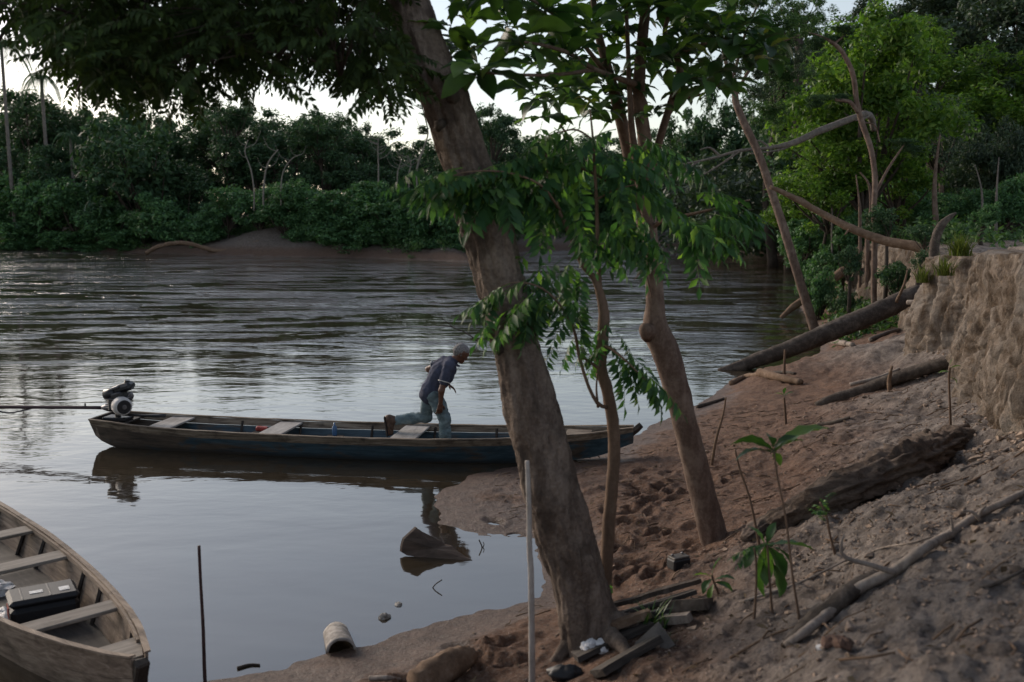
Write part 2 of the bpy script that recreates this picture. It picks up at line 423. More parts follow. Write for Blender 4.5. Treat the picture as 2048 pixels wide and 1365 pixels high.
def soil_material():
    t = NT('river_bank_soil'); p = t.pos
    sep = t.N('SeparateXYZ'); t.L(p, sep.inputs[0]); z = sep.outputs[2]
    n1 = t.noise(p, 1.1, 5, 0.6); n2 = t.noise(p, 6.0, 6, 0.65); n3 = t.noise(p, 38, 5, 0.7)
    wob = t.math('ADD', z, t.math('MULTIPLY_ADD', n1, 0.5, -0.25))
    dry = t.mix(t.fr(n2, 0.3, 0.7), (0.125, 0.10, 0.085), (0.31, 0.265, 0.235))
    red = t.mix(t.fr(n2, 0.3, 0.7), (0.105, 0.052, 0.031), (0.22, 0.125, 0.080))
    wet = t.mix(t.fr(n2, 0.3, 0.7), (0.10, 0.058, 0.040), (0.16, 0.098, 0.070))
    c = t.mix(t.fr(wob, 0.40, 0.95), red, dry)
    w = t.fr(wob, 0.02, 0.16)
    c = t.mix(w, wet, c)
    c = t.mix(t.fr(n3, 0.45, 0.75, 0, 0.45), c, (0.36, 0.31, 0.265))
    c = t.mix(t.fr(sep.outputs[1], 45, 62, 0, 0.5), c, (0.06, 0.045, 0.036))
    c = t.mix(t.fr(t.noise(p, 15, 6, 0.75), 0.53, 0.66, 0, 0.85), c, (0.05, 0.035, 0.027))
    h = t.math('ADD', t.math('MULTIPLY', n2, 1.0), t.math('MULTIPLY', n3, 0.45))
    b = t.bump(h, 1.0, 0.075); b = t.bump(t.noise(p, 75, 4, 0.75), 0.8, 0.016, b)
    c = t.mix(t.fr(t.noise(t.map(p, (1, 1.4, 1)), 48, 5, .75), .52, .64, 0, .55), c, (0.045, 0.032, 0.025))
    ro = t.fr(w, 0, 1, 0.55, 0.95)
    return t.done(t.bsdf(c, ro, b, 0.35))
M['soil'] = soil_material()
ground = obj('ground', mesh_data('ground', np.stack([X, Y, Z], -1).reshape(-1, 3), [F]), M['soil'])
tag(ground, 'reddish brown sandy river bank sloping down to the water', 'ground', kind='structure')

# ---- river
def water_material():
    t = NT('river_water'); p = t.pos
    sep = t.N('SeparateXYZ'); t.L(p, sep.inputs[0]); y = sep.outputs[1]
    flow = t.map(p, (0.5, 1.0, 1.0), rot=(0, 0, radians(-4)))
    chop = t.noise(flow, 4.2, 3, 0.5, 0.2); rip = t.noise(flow, 1.5, 3, 0.5, 0.4); swell = t.noise(flow, 0.36, 3, 0.5, 0.6)
    patch = t.noise(t.map(p, (0.095, 0.33, 1.0)), 1.0, 5, 0.62, 2.4)            # eddies: glassy pools between ruffled water
    ruf = t.fr(patch, 0.49, 0.61)
    mid = t.fr(y, 17.0, 38.0); calm = t.fr(y, 8.0, 15.0)
    a = t.math('MULTIPLY', mid, t.math('MULTIPLY_ADD', ruf, 1.25, 0.05))
    a = t.math('ADD', a, t.math('MULTIPLY_ADD', calm, 0.11, 0.028))
    h = t.math('ADD', t.math('MULTIPLY', chop, 0.032), t.math('MULTIPLY', rip, 0.074))
    h = t.math('MULTIPLY', h, a)
    h = t.math('ADD', h, t.math('MULTIPLY', swell, t.math('MULTIPLY_ADD', mid, 0.02, 0.018)))
    n = t.N('Bump'); n.inputs['Strength'].default_value = 1.0; n.inputs['Distance'].default_value = 1.0; t.L(h, n.inputs['Height'])
    silt = t.mix(t.fr(t.noise(p, 0.5, 4), 0.3, 0.7), (0.030, 0.023, 0.014), (0.046, 0.034, 0.021))
    return t.done(t.bsdf(silt, 0.045, n.outputs[0], 0.5, IOR=2.5))
M['water'] = water_material()
wv = np.array([(-500, -20, 0), (500, -20, 0), (500, 500, 0), (-500, 500, 0)], float)
water = obj('river', mesh_data('river', wv, [np.array([[0, 1, 2, 3]])], False), M['water'])
tag(water, 'brown river water reflecting the pale evening sky', 'river', kind='structure')

# ---- the undercut earth bank on the right
def cliff_material():
    t = NT('cut_bank_earth'); p = t.pos
    v = t.noise(t.map(p, (4.5, 4.5, 1.7)), 1.0, 6, 0.66, 1.2); n2 = t.noise(p, 7, 6, 0.65); n3 = t.noise(p, 45, 4, 0.7)
    c = t.mix(t.fr(v, 0.32, 0.68), (0.135, 0.098, 0.07), (0.34, 0.285, 0.235))
    c = t.mix(t.fr(n2, 0.5, 0.75, 0, 0.6), c, (0.19, 0.125, 0.078))
    c = t.mix(t.fr(t.noise(p, 2.0, 4), 0.50, 0.7, 0, 0.6), c, (0.36, 0.325, 0.29))
    c = t.mix(t.fr(t.noise(p, 11, 6, .75), .58, .70, 0, .6), c, (0.06, 0.044, 0.033))
    h = t.math('ADD', t.math('MULTIPLY', v, 1.2), t.math('ADD', n2, t.math('MULTIPLY', n3, 0.4)))
    b = t.bump(h, 1.0, 0.09); b = t.bump(t.noise(p, 70, 4, 0.75), 0.8, 0.016, b)
    return t.done(t.bsdf(c, 0.95, b, 0.15))
M['cliff'] = cliff_material()
def cut_bank(y0, y1, n, rows, name, label):
    cy = np.concatenate([np.linspace(y0, y1, n)])
    px = np.array([cliff_x(v) for v in cy]); pts = catmull(np.stack([px, cy, cliff_top(cy)], 1)[::max(1, n // 40)], n)
    tang = np.gradient(pts[:, :2], axis=0); tang /= np.linalg.norm(tang, axis=1)[:, None]; nrm = np.stack([-tang[:, 1], tang[:, 0]], 1)
    base = height(pts[:, 0] + nrm[:, 0] * 0.35, pts[:, 1] + nrm[:, 1] * 0.35, False)
    t = np.linspace(0, 1, rows); V = np.zeros((n, rows, 3))
    s = np.concatenate([[0], np.cumsum(np.linalg.norm(np.diff(pts[:, :2], axis=0), axis=1))])
    Sg, Tg = np.meshgrid(s, t, indexing='ij')
    zb = base[:, None] - 0.35; zt = pts[:, 2][:, None]
    tf = np.clip(Tg / 0.86, 0, 1); z = zb + (zt - zb) * tf
    off = 0.62 * (1 - tf) ** 2.6 + 0.06 * np.sin(tf * 3.0) - 0.05 * sstep(.86, .98, tf)          # talus foot, slightly bulging face
    lob = 0.42 * noise3(np.stack([Sg * 0.62, Tg * 0.3, Sg * 0 + 2.0], -1)) - .08
    flu = 0.18 * (1 - np.abs(noise3(np.stack([Sg * 3.1, Tg * 1.1, Sg * 0 + 9.0], -1)) * 2)) + 0.07 * (1 - 2 * np.abs(noise3(np.stack([Sg * 7.0 + 1.5 * Tg, Tg * 2.5, Sg * 0 + 4.0], -1))))
    rg = 0.075 * fbm(np.stack([Sg * 3.4, z * 1.3, Sg * 0 + 1.0], -1), 5, gain=0.62) - 0.07 * sstep(.75, 1.0, 1 - np.abs(noise3(np.stack([Sg * 2.6 + z, z * 1.6, Sg * 0 + 14.0], -1))) * 2.2) - .05 * sstep(.8, 1, 1 - np.abs(noise3(np.stack([Sg * 5 - z, z * 2.5, Sg * 0 + 24.0], -1))) * 2.2)
    face = 1 - sstep(0.86, 1.0, Tg)
    o = off * 0.9 + (lob + flu * sstep(0.02, .3, Tg) + rg) * (0.35 + 0.65 * face)
    back = np.clip((Tg - 0.86) / 0.14, 0, 1) * 1.05
    V[..., 0] = pts[:, 0][:, None] + nrm[:, 0][:, None] * (o * (1 - back * 0.6) - back)
    V[..., 1] = pts[:, 1][:, None] + nrm[:, 1][:, None] * (o * (1 - back * 0.6) - back)
    V[..., 2] = z + 0.05 * fbm(np.stack([Sg * 1.5, Tg * 3, Sg * 0 + 3.0], -1), 3) + np.clip((Tg - 0.86) / 0.14, 0, 1) * 0.015 - 0.12 * sstep(.96, 1.0, Tg)
    i = np.arange(n - 1)[:, None] * rows; j = np.arange(rows - 1)[None, :]
    F = np.stack([i + j, i + rows + j, i + rows + j + 1, i + j + 1], -1).reshape(-1, 4)
    o = obj(name, mesh_data(name, V.reshape(-1, 3), [F]), M['cliff'])
    tag(o, label, 'earth bank', kind='structure'); return o
cut_bank(4.0, 20.5, 420, 90, 'cut_bank', 'crumbling pale earth bank rising steeply at the right edge')
cut_bank(22.5, 36.0, 150, 40, 'cut_bank', 'far pale earth bank between the undergrowth')
# ================================================================== the trees in front
M['bark_grey'] = mat_bark('grey_brown_bark', [(0.28, (0.028, 0.021, 0.017)), (0.5, (0.105, 0.078, 0.062)), (0.72, (0.24, 0.19, 0.155))], (8, 8, 2.2), (3.0, (0.05, 0.037, 0.03), 0.85), 1.0, 0.035)
M['bark_red'] = mat_bark('reddish_smooth_bark', [(0.28, (0.048, 0.031, 0.024)), (0.5, (0.115, 0.077, 0.060)), (0.75, (0.23, 0.170, 0.135))], (9, 9, 3.0), (4.5, (0.26, 0.20, 0.16), 0.5), 0.8, 0.015)
M['bark_twig'] = mat_bark('twig_bark', [(0.25, (0.06, 0.038, 0.026)), (0.6, (0.15, 0.10, 0.07)), (0.8, (0.22, 0.16, 0.12))], (14, 14, 4), None, 0.4, 0.005)
M['bark_dark'] = mat_bark('dark_bark', [(0.25, (0.018, 0.014, 0.012)), (0.55, (0.055, 0.043, 0.035)), (0.8, (0.11, 0.09, 0.075))], (6, 6, 2), None, 0.8, 0.02)
M['leaf_overhang'] = mat_leaf('overhang_leaflets', [(0.0, (0.020, 0.034, 0.012)), (0.6, (0.030, 0.052, 0.016)), (1.0, (0.052, 0.085, 0.020))], 0.15, 0.75, 0.12)
M['leaf_big'] = mat_leaf('big_glossy_leaf', [(0.0, (0.016, 0.042, 0.018)), (0.62, (0.030, 0.072, 0.026)), (0.80, (0.060, 0.125, 0.032)), (0.94, (0.13, 0.22, 0.04)), (1.0, (0.22, 0.19, 0.05))], 0.38, 0.42, 0.4)
M['leaf_pinnate'] = mat_leaf('feathery_leaf', [(0.0, (0.028, 0.075, 0.032)), (0.6, (0.050, 0.120, 0.045)), (0.82, (0.10, 0.20, 0.050)), (1.0, (0.22, 0.36, 0.07))], 0.4, 0.5, 0.25)
M['leaf_seedling'] = mat_leaf('seedling_leaf', [(0.0, (0.022, 0.065, 0.028)), (0.7, (0.042, 0.105, 0.038)), (1.0, (0.13, 0.19, 0.04))], 0.3, 0.4, 0.45)

def leaflet(b, d, up, L, w, fold=0.25, droop=0.2):
    "one small pointed leaf of four triangles, keel and two wings"
    d = d / np.linalg.norm(d); s = np.cross(up, d); s /= np.linalg.norm(s) + 1e-9; u = np.cross(d, s)
    v = np.array([b, b + d * L * .45 + s * w - u * 0 + u * fold * w, b + d * L * .45 - u * droop * L * .15, b + d * L * .45 - s * w + u * fold * w, b + d * L - u * droop * L])
    return v, np.array([[0, 2, 1], [0, 3, 2], [1, 2, 4], [2, 3, 4]])
def compound_leaf(seed, L=0.36, pairs=8, ll=0.075, lw=0.012, droop=0.35, hang=0.35):
    "feather-shaped leaf along +X"
    r = np.random.default_rng(seed); m = MB()
    t = np.linspace(0, 1, 7); path = np.stack([L * t, 0.03 * L * np.sin(t * 3 + seed), -droop * L * t ** 2], 1)
    m.add(*tube(path, np.linspace(0.0026, 0.0012, 7) * (L / .36), 4, cap=False))
    for k in range(pairs + 1):
        f = 0.18 + 0.80 * k / pairs; b = np.array([np.interp(f, t, path[:, c]) for c in range(3)])
        fwd = np.array([1, 0, -2 * droop * f]); fwd /= np.linalg.norm(fwd)
        for sgn in ((-1, 1) if k < pairs else (0,)):
            d = fwd * (0.45 + 0.25 * f) + np.array([0, sgn, 0]) * 0.9 + np.array([0, 0, -hang * r.uniform(.4, 1.5)]) if sgn else fwd
            d = d + r.normal(size=3) * 0.10
            sz = (0.75 + 0.5 * np.sin(pi * (0.15 + 0.75 * f))) * r.uniform(.85, 1.1)
            up = np.array([0.1 * r.normal(), 0.25 * r.normal() - sgn * .25, 1.0])
            m.add(*leaflet(b, d, up, ll * sz, lw * sz, 0.3, 0.12))
    return m.data('compound_leaf')
def broad_leaf(seed, L=0.42, w=0.075, arch=0.5, n=9, corr=0.006, obov=True):
    "large leaf along +X: midrib fold, ribs pressed in, arching tip"
    r = np.random.default_rng(seed); t = np.linspace(0, 1, n); V = []
    a = arch * r.uniform(.7, 1.3); ang = -a * t ** 1.3 * 1.9 + 0.25; dx = L / (n - 1)
    cx = np.concatenate([[0], np.cumsum(np.cos(ang[:-1]) * dx)]); cz = np.concatenate([[0], np.cumsum(np.sin(ang[:-1]) * dx)])
    wid = w * (np.sin(pi * np.clip(t, 0, 1) ** (1.25 if obov else .85)) ** 0.75 * 0.97 + 0.03); wid[-1] = 0.001; wid[0] = 0.004
    tw = r.normal() * 0.25
    for k in range(n):
        for q in (-1, -0.5, 0, 0.5, 1):
            h = abs(q) * wid[k] * 0.30 + (corr if k % 2 else -corr) * (1 if q else 0) + 0.05 * w * np.sin(7 * t[k] + 2 * q)
            V.append((cx[k] - h * np.sin(ang[k]) * -1 - abs(q) * 0.02 * L * 0, q * wid[k], cz[k] + h * np.cos(ang[k]) + tw * q * wid[k] * t[k]))
    V = np.array(V); i = np.arange(n - 1)[:, None] * 5; j = np.arange(4)[None, :]
    F = np.stack([i + j, i + 5 + j, i + 5 + j + 1, i + j + 1], -1).reshape(-1, 4)
    m = MB(); m.add(V, [F]); m.add(*tube(np.array([[-0.07 * L * 1.0, 0, -0.012], [-0.02, 0, -0.003], [cx[3], 0, cz[3] - 0.002]]), [0.004, 0.0035, 0.002], 4))
    return m.data('broad_leaf')
def place(me, name, mat, parent, b, d, roll=0.0, s=1.0, up=(0, 0, 1)):
    R = look(d, up); 
    if roll: R = R @ rotm(roll, 0, 0)
    o = obj(name, me, mat, parent); mw = Matrix(R.tolist()).to_4x4() @ Matrix.Scale(s, 4); mw.translation = Vector([float(v) for v in b])
    if parent is not None: mw = Matrix.Translation(-parent.location) @ mw
    o.matrix_local = mw; return o
def merge_instances(items, datas, name, mat, parent):
    "items: (variant, base, direction, roll, scale) joined into one mesh"
    m = MB(); cache = []
    for me in datas:
        v = np.zeros(len(me.vertices) * 3); me.vertices.foreach_get('co', v); v = v.reshape(-1, 3)
        f3, f4 = [], []
        for p in me.polygons: (f4 if p.loop_total == 4 else f3).append(list(p.vertices))
        cache.append((v, [np.array(f) for f in (f4, f3) if f]))
    off = np.array(parent.location)
    for (k, b, d, roll, s) in items:
        v, f = cache[k]; R = look(d) @ rotm(roll, 0, 0); m.add(v @ R.T * s + b - off, f)
    o = m.build(name, mat, parent); o['kind'] = 'stuff'; return o
def path_px(pts, n=None):
    "pts: (px, py, depth, width px) -> centre line and radii in metres"
    rows = []
    for (px, py, y, w) in pts:
        q = P(px, py, y); rows.append((*q, 0.5 * w / FPX * y * 1.01))
    c = catmull(rows, n or len(pts) * 5); return c[:, :3], np.maximum(c[:, 3], 0.001)
def limb(name, pts, mat, parent, seg=10, n=None, rough=0.08, **kw):
    c, r = path_px(pts, n); V, F = tube(c, r, seg, rough, **kw)
    return obj(name, mesh_data(name, V - np.array(parent.location), F), mat, parent)
LEAFLET_O = [compound_leaf(s, 0.27, 8, 0.060, 0.0125, 0.35, 0.45) for s in range(4)]
LEAFLET_S = [compound_leaf(10 + s, 0.50, 7, 0.135, 0.026, 0.30, 0.75) for s in range(5)]
BIG = [broad_leaf(s, 0.40, 0.078, a) for s, a in enumerate((0.30, 0.5, 0.7, 0.9))]
R_ = np.random.default_rng(31)

# ---- big leaning tree
b0 = P(1178, 1290, 6.62); lean = empty('leaning_tree', (b0[0], b0[1], H(b0[0], b0[1]) - 0.1))
tag(lean, 'thick grey-brown tree leaning left over the water in the middle', 'tree')
TR = [(1196, 1372, 6.62, 172), (1186, 1310, 6.62, 140), (1177, 1244, 6.62, 118), (1149, 1134, 6.64, 108), (1106, 1000, 6.66, 108), (1084, 900, 6.7, 108), (1066, 840, 6.72, 106), (1046, 750, 6.75, 97), (1022, 650, 6.8, 91),
      (998, 560, 6.84, 89), (984, 500, 6.87, 91), (957, 400, 6.92, 96), (924, 300, 6.96, 88), (889, 200, 7.0, 90), (846, 100, 7.05, 84), (815, 0, 7.1, 78), (770, -130, 7.15, 72), (700, -330, 7.2, 64), (610, -560, 7.2, 46), (540, -700, 7.1, 30)]
c, r = path_px(TR, 420); V, F = tube(c, r, 88, 0.10, 5.0, 3.0, flute=0.07)
th = (0.9 * fbm(V * np.array([9, 9, 3.0]), 3) + 0.9 * (1 - 2 * np.abs(noise3(V * np.array([24, 24, 7.0])))) + .7 * (1 - 2 * np.abs(noise3(V * np.array([55, 55, 20.0])))))[:, None]
cc = np.vstack([np.repeat(c, 88, 0), c[:1], c[-1:]]); V = V + (V - cc) / (np.linalg.norm(V - cc, axis=1)[:, None] + 1e-6) * th * 0.0065
trunk = obj('trunk', mesh_data('trunk', V - np.array(lean.location), F), M['bark_grey'], lean)
for k, (px, py) in enumerate(((905, 195), (880, 250), (955, 520), (1120, 1010), (1000, 700))):          # old branch scars
    q = P(px, py, 6.62 if py > 600 else 6.80); V, F = tube(np.array([q + (0, .12, -.01), q + (0, .03, 0), q + (0, -.012, .006)]), [0.05, 0.042, 0.018], 10, 0.3, seed=k)
    obj('bark_knot', mesh_data('bark_knot', V - np.array(lean.location), F), M['bark_dark'], lean)
LIMBS = [[(735, -230, 7.2, 40), (560, -180, 7.0, 30), (380, -60, 6.8, 22), (260, 30, 6.6, 14), (190, 110, 6.5, 7), (150, 190, 6.5, 3)],
         [(790, -80, 7.1, 30), (690, -40, 6.8, 20), (610, 40, 6.5, 14), (560, 110, 6.4, 8), (530, 170, 6.4, 3)],
         [(640, -500, 7.2, 34), (380, -260, 7.4, 26), (150, -80, 7.6, 18), (40, 20, 7.6, 10), (-20, 110, 7.6, 4)],
         [(790, -70, 7.1, 24), (745, 30, 6.6, 13), (735, 110, 6.4, 8), (770, 190, 6.3, 4), (805, 240, 6.3, 2)],
         [(600, -180, 7.0, 22), (480, -30, 7.6, 15), (400, 90, 7.8, 9), (360, 180, 7.9, 4)],
         [(610, 30, 6.5, 9), (660, 110, 6.3, 6), (690, 190, 6.2, 3)]]
limb_pts = []
for L in LIMBS:
    o = limb('limb', L, M['bark_dark'], lean, 8, 30); limb_pts.append(path_px(L, 40)[0])
# outline of the overhanging foliage (pixels), filled with feathery leaves
EDGE = [(-60, 80), (0, 65), (30, 105), (60, 75), (95, 115), (130, 165), (170, 205), (215, 195), (260, 215), (310, 205), (350, 225), (400, 215), (440, 185), (490, 175), (525, 205), (560, 190), (590, 150), (620, 130), (650, 165), (690, 200), (730, 205), (770, 225), (812, 245), (822, 170), (800, 110), (778, 60), (770, 0), (760, -120)]
ex, ey = np.array([e[0] for e in EDGE], float), np.array([e[1] for e in EDGE], float)
items = []
def bottom_edge(px): return np.interp(px, ex[:22], ey[:22])
hang = [(110, 200), (140, 215), (310, 225), (230, 215), (345, 240), (400, 225), (80, 170), (180, 225), (270, 235)]
n_try = 0
while len(items) < 1500:
    px = R_.uniform(-160, 825); py = R_.uniform(-330, 250); n_try += 1
    e = bottom_edge(px) if px < 812 else 150
    if py > e - 42: continue
    if px > 770 and py < 60: continue
    # thinner at the left top, denser in the middle
    dens = 0.75 + 0.5 * float(noise3(np.array([px * 0.008, py * 0.012, 4.0])))
    if px < 130: dens *= 0.85 if py > 40 else 0.45
    if py < -20: dens *= 0.42
    if R_.random() > dens: continue
    y = R_.uniform(5.4, 8.4); b = P(px, py - 10, y)
    d = np.array([R_.normal() * 0.9 - 0.1, R_.normal() * 0.8, 0.25 - 0.75 * R_.random()])
    items.append((int(R_.integers(4)), b, d, R_.normal() * 0.5, R_.uniform(.85, 1.25)))
for k in range(70):                                                                   # drooping fringe along the lower edge
    px = R_.uniform(-10, 815); y = R_.uniform(5.6, 7.4); py = bottom_edge(px) - R_.uniform(55, 85)
    items.append((int(R_.integers(4)), P(px, py, y), np.array([R_.normal() * 0.6 + .1, R_.normal() * 0.5, -0.7]), R_.normal() * 0.4, R_.uniform(.8, 1.1)))
items.sort(key=lambda it: it[1][1] + (4 if it[1][2] > CAMZ + 0.216 * it[1][1] + .2 else 0))
for it in items[:290]: place(LEAFLET_O[it[0]], 'leaf', M['leaf_overhang'], lean, it[1], it[2], it[3], it[4])
merge_instances(items[290:], LEAFLET_O, 'foliage', M['leaf_overhang'], lean)
# twigs that carry them
tw = MB()
for it in items[::3]:
    b = it[1]; best = min((np.linalg.norm(lp - b, axis=1).min(), k) for k, lp in enumerate(limb_pts)); lp = limb_pts[best[1]]
    a = lp[max(0, int(np.argmin(np.linalg.norm(lp - b, axis=1))) - 6)]; mid = (a + b) / 2 + np.array([0, 0, 0.10])
    tw.add(*tube(catmull([a, mid, b], 7), np.linspace(0.008, 0.002, 7), 4, cap=False))
o = tw.data('twig'); V = np.zeros(len(o.vertices) * 3, np.float32); o.vertices.foreach_get('co', V); o.vertices.foreach_set('co', (V.reshape(-1, 3) - np.array(lean.location, np.float32)).ravel())
tag(obj('twigs', o, M['bark_dark'], lean), kind='stuff')

for k, (ax, ay, bx, by) in enumerate(((1150, 1262, 1105, 1322), (1210, 1262, 1262, 1312), (1225, 1240, 1290, 1262))):
    q0 = P(ax, ay, 6.58); q1 = G(bx, by); q1[2] -= .03; md = q0 * .45 + q1 * .55; md[2] = max(H(md[0], md[1]) + .03, q0[2] * .2 + q1[2] * .8); q0 = q0 + (P(1180, ay, 6.64) - q0) * .35
    V, F = tube(catmull([q0, md, q1], 18), np.linspace(.085, .03, 18), 12, .2, seed=k); obj('root', mesh_data('root', V - np.array(lean.location), F), M['bark_grey'], lean)
# ---- slim reddish tree with big glossy leaves
b1 = P(1428, 1085, 8.85); slim = empty('broadleaf_tree', (b1[0], b1[1], H(b1[0], b1[1]) - 0.08))
tag(slim, 'slim reddish tree with big glossy leaves rising from the sand', 'tree')
limb('trunk', [(1436, 1118, 8.86, 70), (1430, 1085, 8.85, 59), (1408, 1000, 8.84, 54), (1388, 920, 8.82, 52), (1368, 840, 8.8, 49), (1347, 755, 8.8, 53), (1327, 695, 8.8, 55), (1311, 655, 8.8, 50), (1310, 610, 8.8, 37), (1308, 555, 8.8, 34), (1303, 500, 8.8, 31), (1299, 440, 8.8, 27), (1296, 360, 8.78, 28), (1288, 270, 8.7, 27), (1278, 200, 8.6, 25), (1281, 120, 8.5, 22), (1290, 20, 8.4, 20), (1296, -120, 8.2, 16), (1290, -260, 8.0, 9)], M['bark_red'], slim, 22, 120, 0.07, flute=0.04)
ST = [[(1300, 520, 8.8, 26), (1284, 440, 8.95, 25), (1270, 370, 9.0, 26), (1258, 310, 9.0, 25), (1240, 230, 8.9, 24), (1222, 160, 8.8, 20), (1195, 60, 8.7, 15), (1180, -60, 8.6, 9)],
      [(1300, 470, 8.8, 18), (1282, 380, 8.7, 17), (1266, 280, 8.6, 14), (1260, 200, 8.5, 11), (1256, 100, 8.4, 9), (1250, -40, 8.3, 6)],
      [(1306, 330, 8.8, 15), (1325, 260, 8.7, 15), (1344, 200, 8.6, 15), (1360, 150, 8.5, 15), (1352, 110, 8.4, 12), (1330, 70, 8.3, 10), (1340, 20, 8.1, 8), (1360, -60, 8.0, 5)],
      [(1289, 210, 8.7, 15), (1272, 172, 8.5, 13), (1240, 158, 8.2, 12), (1190, 140, 7.8, 11), (1140, 108, 7.4, 9), (1090, 92, 7.1, 7), (1046, 84, 6.9, 5)],
      [(1190, 140, 7.8, 8), (1110, 150, 7.3, 7), (1030, 150, 6.9, 6), (960, 145, 6.6, 4)],
      [(1222, 160, 8.8, 10), (1150, 70, 7.8, 8), (1080, 10, 7.2, 6), (1000, -30, 6.8, 4)],
      [(1352, 110, 8.4, 9), (1400, 90, 7.9, 7), (1450, 80, 7.5, 5), (1480, 75, 7.3, 3)],
      [(1340, 20, 8.1, 7), (1410, 0, 7.6, 6), (1480, -20, 7.2, 3)],
      [(1308, 610, 8.78, 5), (1290, 545, 8.6, 4), (1268, 560, 8.5, 2)],
      [(1344, 200, 8.6, 6), (1400, 190, 8.1, 5), (1440, 170, 7.8, 3)],
      [(1290, 410, 8.8, 12), (1248, 360, 8.6, 9), (1190, 340, 8.3, 6), (1120, 250, 8.0, 4)],
      [(1306, 455, 8.8, 10), (1330, 440, 8.6, 8), (1400, 425, 8.3, 6), (1500, 400, 8.0, 3)]]
for L in ST: limb('limb', L, M['bark_red'], slim, 8, 26, 0.06)
V, F = tube(np.array([P(1300, 668, 8.78), P(1292, 660, 8.70), P(1286, 652, 8.66)]), [.09, .07, .03], 10, 0.3)
obj('bark_knot', mesh_data('bark_knot', V - np.array(slim.location), F), M['bark_red'], slim)
ROS = [(962, 140, 6.6, 11, 1.0), (1046, 84, 6.9, 11, 1.05), (1000, -20, 6.8, 9, 1.0), (900, 60, 6.9, 6, .9), (1090, 20, 7.2, 10, 1.0), (1130, 110, 7.4, 9, .95), (1180, 60, 7.9, 9, 1.0),
       (1195, -10, 8.5, 9, 1.0), (1250, 20, 8.3, 9, 1.0), (1290, -40, 8.1, 9, 1.0), (1340, 10, 8.1, 10, 1.0), (1360, -60, 8.0, 9, 1.0), (1450, 80, 7.5, 10, .95), (1480, 0, 7.2, 8, 1.0), (1440, 170, 7.8, 8, .8),
       (1400, 60, 7.9, 9, 1.0), (1110, 175, 7.6, 9, .85), (1160, 190, 8.2, 9, .8), (1215, 130, 8.7, 8, .9), (1310, 100, 8.4, 8, .9), (1380, 130, 8.3, 8, .9), (1060, 180, 7.6, 6, .75), (1250, 180, 8.8, 6, .8),
       (1020, 40, 7.4, 8, .95), (950, -10, 7.4, 8, .9), (1130, -40, 7.8, 8, 1.0), (1230, 215, 8.9, 6, .75), (1170, 235, 8.6, 7, .7), (1330, 160, 8.6, 6, .75)]
nl = 0; extra = []
for (px, py, y, n, s) in ROS + [(R_.uniform(890, 1540), R_.uniform(-110, 225) , R_.uniform(7.0, 9.8), 8, R_.uniform(.32, .78)) for _ in range(170)]:
    hero = (px, py, y, n, s) in ROS
    if not hero and py > 120 and (px < 1040 or px > 1440): continue
    if not hero and px < 960 and y > 8: continue
    cpt = P(px, py, y); a0 = R_.uniform(0, 6.28)
    for k in range(n):
        a = a0 + k * 2.4; el = R_.uniform(-0.55, 0.75)
        d = np.array([cos(a), sin(a), el]); b = cpt + np.array([cos(a) * .02, sin(a) * .02, R_.uniform(-.06, .05)])
        it = (int(R_.integers(4)), b, d, R_.normal() * 0.3, s * R_.uniform(.62, 1.08)); nl += 1
        if nl <= 260: place(BIG[it[0]], 'leaf', M['leaf_big'], slim, *it[1:])
        else: extra.append(it)
merge_instances(extra, BIG, 'foliage', M['leaf_big'], slim)

# ---- feathery young tree climbing beside the trunk
b2 = P(1210, 1240, 6.98); sap = empty('young_tree', (b2[0], b2[1], H(b2[0], b2[1]) - 0.05))
tag(sap, 'young tree with thin curved stem and feathery green leaves against the trunk', 'tree')
limb('trunk', [(1206, 1275, 6.98, 34), (1208, 1240, 6.98, 30), (1213, 1120, 6.98, 27), (1220, 1020, 6.97, 26), (1228, 920, 6.96, 25), (1226, 850, 6.95, 25), (1214, 780, 6.95, 24), (1201, 735, 6.95, 25), (1205, 680, 6.95, 24), (1207, 620, 6.95, 21), (1190, 560, 6.95, 13), (1165, 530, 6.95, 10), (1140, 470, 6.95, 9), (1110, 400, 6.95, 8), (1095, 330, 6.9, 6), (1090, 280, 6.85, 3)], M['bark_twig'], sap, 14, 110, 0.12, flute=0.05)
SS = [[(1206, 640, 6.95, 14), (1200, 580, 6.97, 10), (1196, 480, 7.0, 8), (1192, 380, 7.0, 7), (1186, 280, 7.0, 5), (1180, 220, 7.0, 3)],
      [(1215, 815, 6.93, 9), (1196, 808, 6.85, 8), (1176, 770, 6.82, 7), (1158, 710, 6.8, 7), (1148, 660, 6.75, 6), (1120, 610, 6.7, 5), (1080, 575, 6.6, 4), (1030, 565, 6.5, 3), (985, 580, 6.45, 2)],
      [(1201, 740, 6.93, 8), (1180, 725, 6.85, 6), (1160, 712, 6.8, 5)],
      [(1196, 815, 6.88, 6), (1193, 770, 6.8, 4), (1200, 720, 6.75, 3)],
      [(1205, 690, 6.95, 9), (1225, 700, 6.8, 6), (1255, 725, 6.65, 4), (1290, 760, 6.55, 3)],
      [(1120, 420, 6.95, 6), (1080, 370, 6.7, 5), (1010, 345, 6.5, 4), (930, 345, 6.35, 3), (880, 365, 6.3, 2)],
      [(1150, 330, 7.1, 7), (1210, 360, 7.1, 5), (1275, 405, 7.1, 4)], [(1186, 280, 7.0, 4), (1150, 260, 6.9, 4), (1100, 270, 6.8, 2)],
      [(1192, 400, 7.0, 5), (1230, 380, 6.9, 4), (1270, 370, 6.8, 2)]]
for L in SS: limb('limb', L, M['bark_twig'], sap, 7, 24, 0.08)
